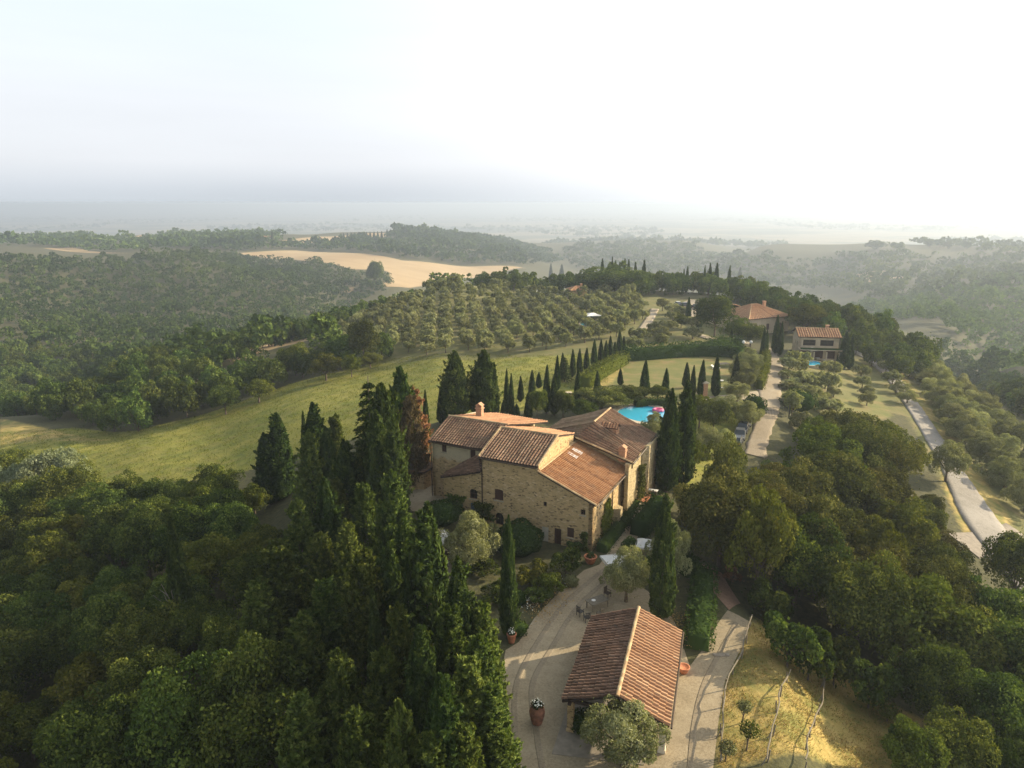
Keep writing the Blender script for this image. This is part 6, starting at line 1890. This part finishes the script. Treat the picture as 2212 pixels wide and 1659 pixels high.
# ------------------------------------------------------------------ woods
WOODS, TAKEN = [], [tuple(o.location[:2]) for o in COL.objects if o.name.startswith(('cypress_tree', 'fir_tree')) and o.location.y < 130]
def wood(poly, spacing, kinds, hr, label, group, seed, parts=True, avoid=(), wr=(.4, .52), cap=400, dmin=0, env=None):
    pts = fill(poly, spacing, avoid, seed, cap=cap)
    k = 0
    for x, y in pts:
        if TAKEN and min((x - t[0]) ** 2 + (y - t[1]) ** 2 for t in TAKEN) < 7.5: continue
        h = random.uniform(*hr)
        kd = kinds[int(random.random() * len(kinds))]
        z = z1(x, y) - .3
        if env:                                     # the canopy keeps below its real skyline: lower trees near the rim
            for f_ in (1, .8, .62, .46, .34, 0):
                ok = True
                for ox, oz in ((0, 1), (-.42, .62), (.42, .62)):
                    uu, vv, _z = proj((x + ox * h * f_, y, z + h * f_ * oz))
                    ok = ok and vv > np.interp(uu, [e_[0] for e_ in env], [e_[1] for e_ in env])
                if ok: break
            if f_ == 0: continue
            h *= f_
        w = h * random.uniform(*wr) * (1 if h > 5 else 1.25)
        u, v, zc = proj((x, y, z + h * .6))
        if math.hypot(x, y) < dmin or zc < 5 or not (-170 < u < 2380 and v < 1860): continue
        WOODS.append((h / zc, kd, (x, y, z), h, w, label, group, parts)); k += 1
    return k

def grow_woods():
    """the trees that show largest become objects of their own, the others one mass for each wood"""
    used, rest = {}, {}
    for s_, kd, p, h, w, label, group, parts in sorted(WOODS, key=lambda t: -t[0]):
        n = SPECIES[kd]
        used[n] = used.get(n, sum(o.name.split('.')[0] == n and o.parent is None for o in COL.objects))
        if used[n] < 292:
            used[n] += 1
            plant(kd, p, h, w, label, group, parts)
        else: rest.setdefault(group, []).append(p)
    for i, (g, ps) in enumerate(rest.items()):
        mass('oak_wood', np.array(ps)[:, :2], 'oak_sunny', 3.9, 7.6, 420, .8, 'the smaller ' + g + ' that merge into one canopy', 70 + i, .3)

edge_ = PP((690, 1010), (560, 1065), (400, 1105), (200, 1115), (0, 1115))
wl = [(-4, 36), (-6, 50), (-10, 56), (-16, 62), (-19, 72), (-20, 80)] + [tuple(p[:2]) for p in edge_] + [(-120, 100), (-85, 55), (-50, 24), (-10, 26)]
n1 = wood(np.array(wl), 4.7, ['oak', 'oak', 'oak', 'oak', 'oak', 'limetree'], (5.5, 9.3), 'dark green oak in the dense wood falling away left of the farmhouse', 'oaks of the left wood', 21, True, dmin=26,
          env=[(0, 985), (130, 1005), (300, 1040), (420, 1010), (490, 1005), (540, 1015), (590, 1090), (630, 1250), (690, 1420), (780, 1540), (860, 1640), (1100, 1800)])
for u, vt, h, w, k, lb in ((400, 1470, 11, 260, 'oak', 'large light tipped oak crown at the bottom left of the wood'), (250, 1560, 10, 240, 'oak', 'broad oak crown low in the bottom left corner'), (560, 1400, 10, 210, 'oak', 'round oak crown left of the feathered cypresses'),
                           (80, 985, 9, 110, 'silver', 'pale silvery willow bush at the meadow edge on the far left'), (140, 975, 8, 90, 'silver', 'second silvery willow right of the larger one at the meadow edge'), (30, 1010, 8, 90, 'silver', 'silvery green bush at the left photo border below the meadow'), (20, 975, 6, 80, 'oak', 'dark bush at the left border beside the meadow')):
    tree_top(k, u, vt, h, w, lb, 'trees at the rim of the left wood')
wr_ = [(19.5, 71), (22.5, 62), (25, 56), (28.5, 52.5), (33, 49), (41, 48), (50, 52), (53, 62), (56, 76), (57, 90), (58, 104), (50, 114), (42, 107), (36.5, 98), (30, 90), (24, 80)]
n2 = wood(np.array(wr_), 4.9, ['holm', 'holm', 'oak', 'holm', 'limetree'], (7.0, 10.0), 'dense holm oak in the wood between the farmhouse and the country road', 'holm oaks of the right wood', 22, True,
          env=[(1440, 1160), (1490, 1020), (1550, 990), (1600, 1010), (1680, 1010), (1720, 940), (1760, 900), (1820, 884), (1890, 886), (1940, 905), (1990, 975), (2035, 1060), (2068, 1150), (2088, 1210), (2150, 1340)])
for u, vt, h, w, k, lb in ((2212, 1165, 9, 130, 'oak', 'big dark oak at the right border overlapping the road junction'), (2190, 1290, 9, 180, 'oak', 'dark oak at the right border below the junction'), (2100, 1340, 8, 170, 'oak', 'oak on the lower right slope beside the dark wood'), (2030, 1410, 7, 150, 'oak', 'oak above the red tinged shrubs at lower right'),
                           (1990, 1580, 5, 130, 'limetree', 'bright green tree in the bottom right corner'), (2080, 1560, 6, 150, 'oak', 'dark oak right of the bright tree in the bottom corner'), (2170, 1480, 7, 170, 'oak', 'oak on the right border above the bottom corner'), (2190, 1600, 6, 150, 'oak', 'leafy oak cut by the bottom right corner'),
                           (1650, 1085, 10, 130, 'limetree', 'fresh green tree catching light inside the right wood'), (1905, 1130, 10, 130, 'limetree', 'bright green tree at the road side of the right wood'), (1570, 960, 10, 90, 'holm', 'tall olive brown oak near the parked cars')):
    tree_top(k, u, vt, h, w, lb, 'trees at the rim of the right wood')
for u, v, vt, w, k, lb in ((1700, 1440, 1345, 120, 'bush', 'dark bush at the top of the first dry terrace'), (1745, 1470, 1370, 110, 'bush', 'dark bush above the middle pole rail'), (1800, 1480, 1390, 100, 'bush', 'dark bush above the lowest pole rail'), (1660, 1345, 1265, 110, 'bush', 'dark feathery bush where the right drive meets the wood'),
                           (1875, 1530, 1440, 120, 'bush', 'dark spreading bush at the right end of the terraces'), (2090, 1565, 1548, 60, 'rustbush', 'rust red shrub above the bright bottom right tree'), (1580, 1262, 1225, 50, 'rustbush', 'rust red shrub on the earth bank under the wood'), (1960, 1640, 1570, 90, 'bush', 'dark bush at the bottom edge of the lower slope')):
    tree_base(k, u, v, vt, w, lb, 'bushes round the dry terraces')
# copses along the right of the ridge
n3 = wood(PD((1600, 262), (1680, 228), (1800, 206), (1890, 200), (1980, 188), (2030, 225), (1900, 252), (1780, 280), (1680, 312), (1600, 322)), 6.2, ['oak_far', 'oak_far', 'holm_far'], (6.5, 9.5), 'dark oak in the belt falling over the right side of the ridge', 'oaks on the right of the ridge', 23, False)
n3b = wood(PP((1950, 775), (2010, 790), (2100, 850), (2240, 940), (2300, 930), (2212, 860), (2100, 800), (2000, 765)), 6.2, ['oak_far', 'oak_far', 'holm_far'], (6.5, 9.5), 'dark oak behind the olives on the far right slope', 'oaks behind the right olives', 28, False)
n4 = wood(PD((1030, 325), (1150, 318), (1250, 292), (1400, 276), (1480, 285), (1560, 278), (1640, 270), (1650, 315), (1500, 335), (1300, 345), (1030, 365)), 6.5, ['oak_far', 'oak_far', 'holm_far'], (6.5, 9.5), 'rounded oak in the wood crowning the hilltop beyond the grove', 'oaks of the hilltop wood', 24, False)
n5 = wood(PD((440, 225), (600, 262), (700, 265), (780, 295), (870, 322), (980, 350), (1040, 358), (1030, 395), (900, 372), (760, 345), (640, 312), (450, 275)), 6.0, ['oak_far', 'oak_far', 'holm_far'], (6.5, 9.5), 'dark oak in the belt climbing between brown field and valley', 'oaks of the belt above the valley', 25, False)
n6 = wood(PP((0, 898), (150, 925), (300, 932), (440, 900), (600, 838), (740, 800), (840, 775), (760, 772), (690, 762), (600, 790), (480, 800), (300, 780), (100, 760), (0, 770)), 6.6, ['oak_far', 'oak_far', 'holm_far'], (6.5, 10), 'dark oak in the wood beyond the meadow', 'oaks beyond the meadow', 26, False, cap=280,
          env=[(0, 740), (430, 745), (480, 787), (600, 760), (690, 737), (740, 705), (850, 690)])
for u, vb, vt, w, k, lb in ((787, 790, 695, 66, 'holm', 'big rounded brownish oak at the left corner of the grove'), (703, 745, 684, 56, 'oak', 'rounded pale green oak above the brown strip field'), (705, 822, 770, 66, 'limetree', 'bright rounded tree at the meadow far edge'), (760, 815, 768, 40, 'limetree', 'bright slim tree at the meadow far edge right of the rounded one'),
                            (800, 795, 765, 50, 'limetree', 'bright bush at the grove end of the meadow edge'), (640, 812, 750, 76, 'oak', 'dark spreading oak at the meadow far edge'), (560, 870, 822, 60, 'limetree', 'yellow green tree at the meadow edge, further left'), (488, 895, 838, 70, 'oak', 'mid green oak at the lower meadow edge'), (812, 622, 566, 36, 'oak', 'solitary big oak at the tip of the far spur'),
                            (1543, 728, 640, 84, 'oak', 'very large round tree left of the hipped villa'), (1590, 742, 690, 56, 'limetree', 'leafy tree before the hipped villa'), (1620, 748, 705, 60, 'oak', 'leafy tree left of the drive bend'), (1740, 725, 660, 90, 'limetree', 'bright spreading tree behind the loggia villa'), (1471, 708, 682, 36, 'oak', 'round clipped dark tree near the upper track'), (1330, 635, 580, 130, 'oak', 'widest dark oak clump in front of the hilltop wood')):
    tree_base(k, u, vb, vt, w, lb, 'single trees on the ridge')
grow_woods()

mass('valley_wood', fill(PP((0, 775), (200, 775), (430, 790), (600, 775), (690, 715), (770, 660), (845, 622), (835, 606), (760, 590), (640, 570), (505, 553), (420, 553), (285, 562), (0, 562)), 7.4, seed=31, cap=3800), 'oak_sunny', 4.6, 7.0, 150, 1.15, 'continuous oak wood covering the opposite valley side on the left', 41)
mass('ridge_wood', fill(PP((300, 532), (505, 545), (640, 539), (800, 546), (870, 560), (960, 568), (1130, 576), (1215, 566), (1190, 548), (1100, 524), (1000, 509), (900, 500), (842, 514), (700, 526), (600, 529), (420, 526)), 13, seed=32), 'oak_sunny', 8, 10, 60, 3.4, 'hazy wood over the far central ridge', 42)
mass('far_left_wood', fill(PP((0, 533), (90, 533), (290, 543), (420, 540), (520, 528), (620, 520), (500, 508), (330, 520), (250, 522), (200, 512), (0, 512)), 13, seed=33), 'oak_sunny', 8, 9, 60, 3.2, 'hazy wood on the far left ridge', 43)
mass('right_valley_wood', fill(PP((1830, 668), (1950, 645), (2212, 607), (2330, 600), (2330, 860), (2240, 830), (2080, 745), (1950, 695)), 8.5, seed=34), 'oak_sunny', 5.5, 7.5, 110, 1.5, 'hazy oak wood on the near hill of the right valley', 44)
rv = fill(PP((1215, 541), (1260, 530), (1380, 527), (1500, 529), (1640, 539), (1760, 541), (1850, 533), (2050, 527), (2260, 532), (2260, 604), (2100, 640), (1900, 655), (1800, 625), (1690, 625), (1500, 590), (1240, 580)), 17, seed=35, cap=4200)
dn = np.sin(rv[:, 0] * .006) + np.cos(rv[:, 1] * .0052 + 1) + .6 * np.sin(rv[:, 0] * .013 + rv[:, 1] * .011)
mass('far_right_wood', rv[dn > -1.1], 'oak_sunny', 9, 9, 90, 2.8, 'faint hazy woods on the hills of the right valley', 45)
for i, (u, vt, w) in enumerate(((1895, 519, 44), (2010, 516, 20), (2033, 515, 24), (2052, 518, 18), (2090, 520, 16), (2130, 522, 18), (1940, 522, 30))):
    tree_top('oak_far', u, vt, 16, w, 'faint umbrella shaped tree on the skyline of the far right hill', 'skyline trees of the far right hill', False)
g_ = np.random.default_rng(77)
a_ = g_.uniform(-.72, .72, 6000); r_ = np.exp(g_.uniform(math.log(2600), math.log(12000), 6000))
fx = np.stack([np.sin(a_) * r_, np.cos(a_) * r_], -1)
dn = np.sin(fx[:, 0] * .0031) + np.sin(fx[:, 1] * .0023 + 2) + .8 * np.sin(fx[:, 0] * .0012 + fx[:, 1] * .0017)
fx = fx[dn > .5][:2200]
mass('plain_trees', fx, 'oak_sunny', 16, 13, 26, 9.0, 'faint dark tree patches across the hazy plain', 46)

# ------------------------------------------------------------------ haze
hz = MB()
hz.box((0, 6000, (CAMH + 2 - 156) / 2), (60000, 60000, CAMH + 2 + 156))
hm = bpy.data.materials.new('haze')
hm.use_nodes = True
hm.node_tree.nodes.clear()
ho = N(hm.node_tree, 'OutputMaterial')
hv = N(hm.node_tree, 'VolumePrincipled', Density=HAZE_DENSITY, Anisotropy=0.35)
hv.inputs['Color'].default_value = (0.66, 0.755, 0.89, 1)
hm.node_tree.links.new(hv.outputs[0], ho.inputs['Volume'])
h_ = hz.build('haze', hm)
tag(h_, 'pale morning haze over hills and plain', None, None, 'stuff')
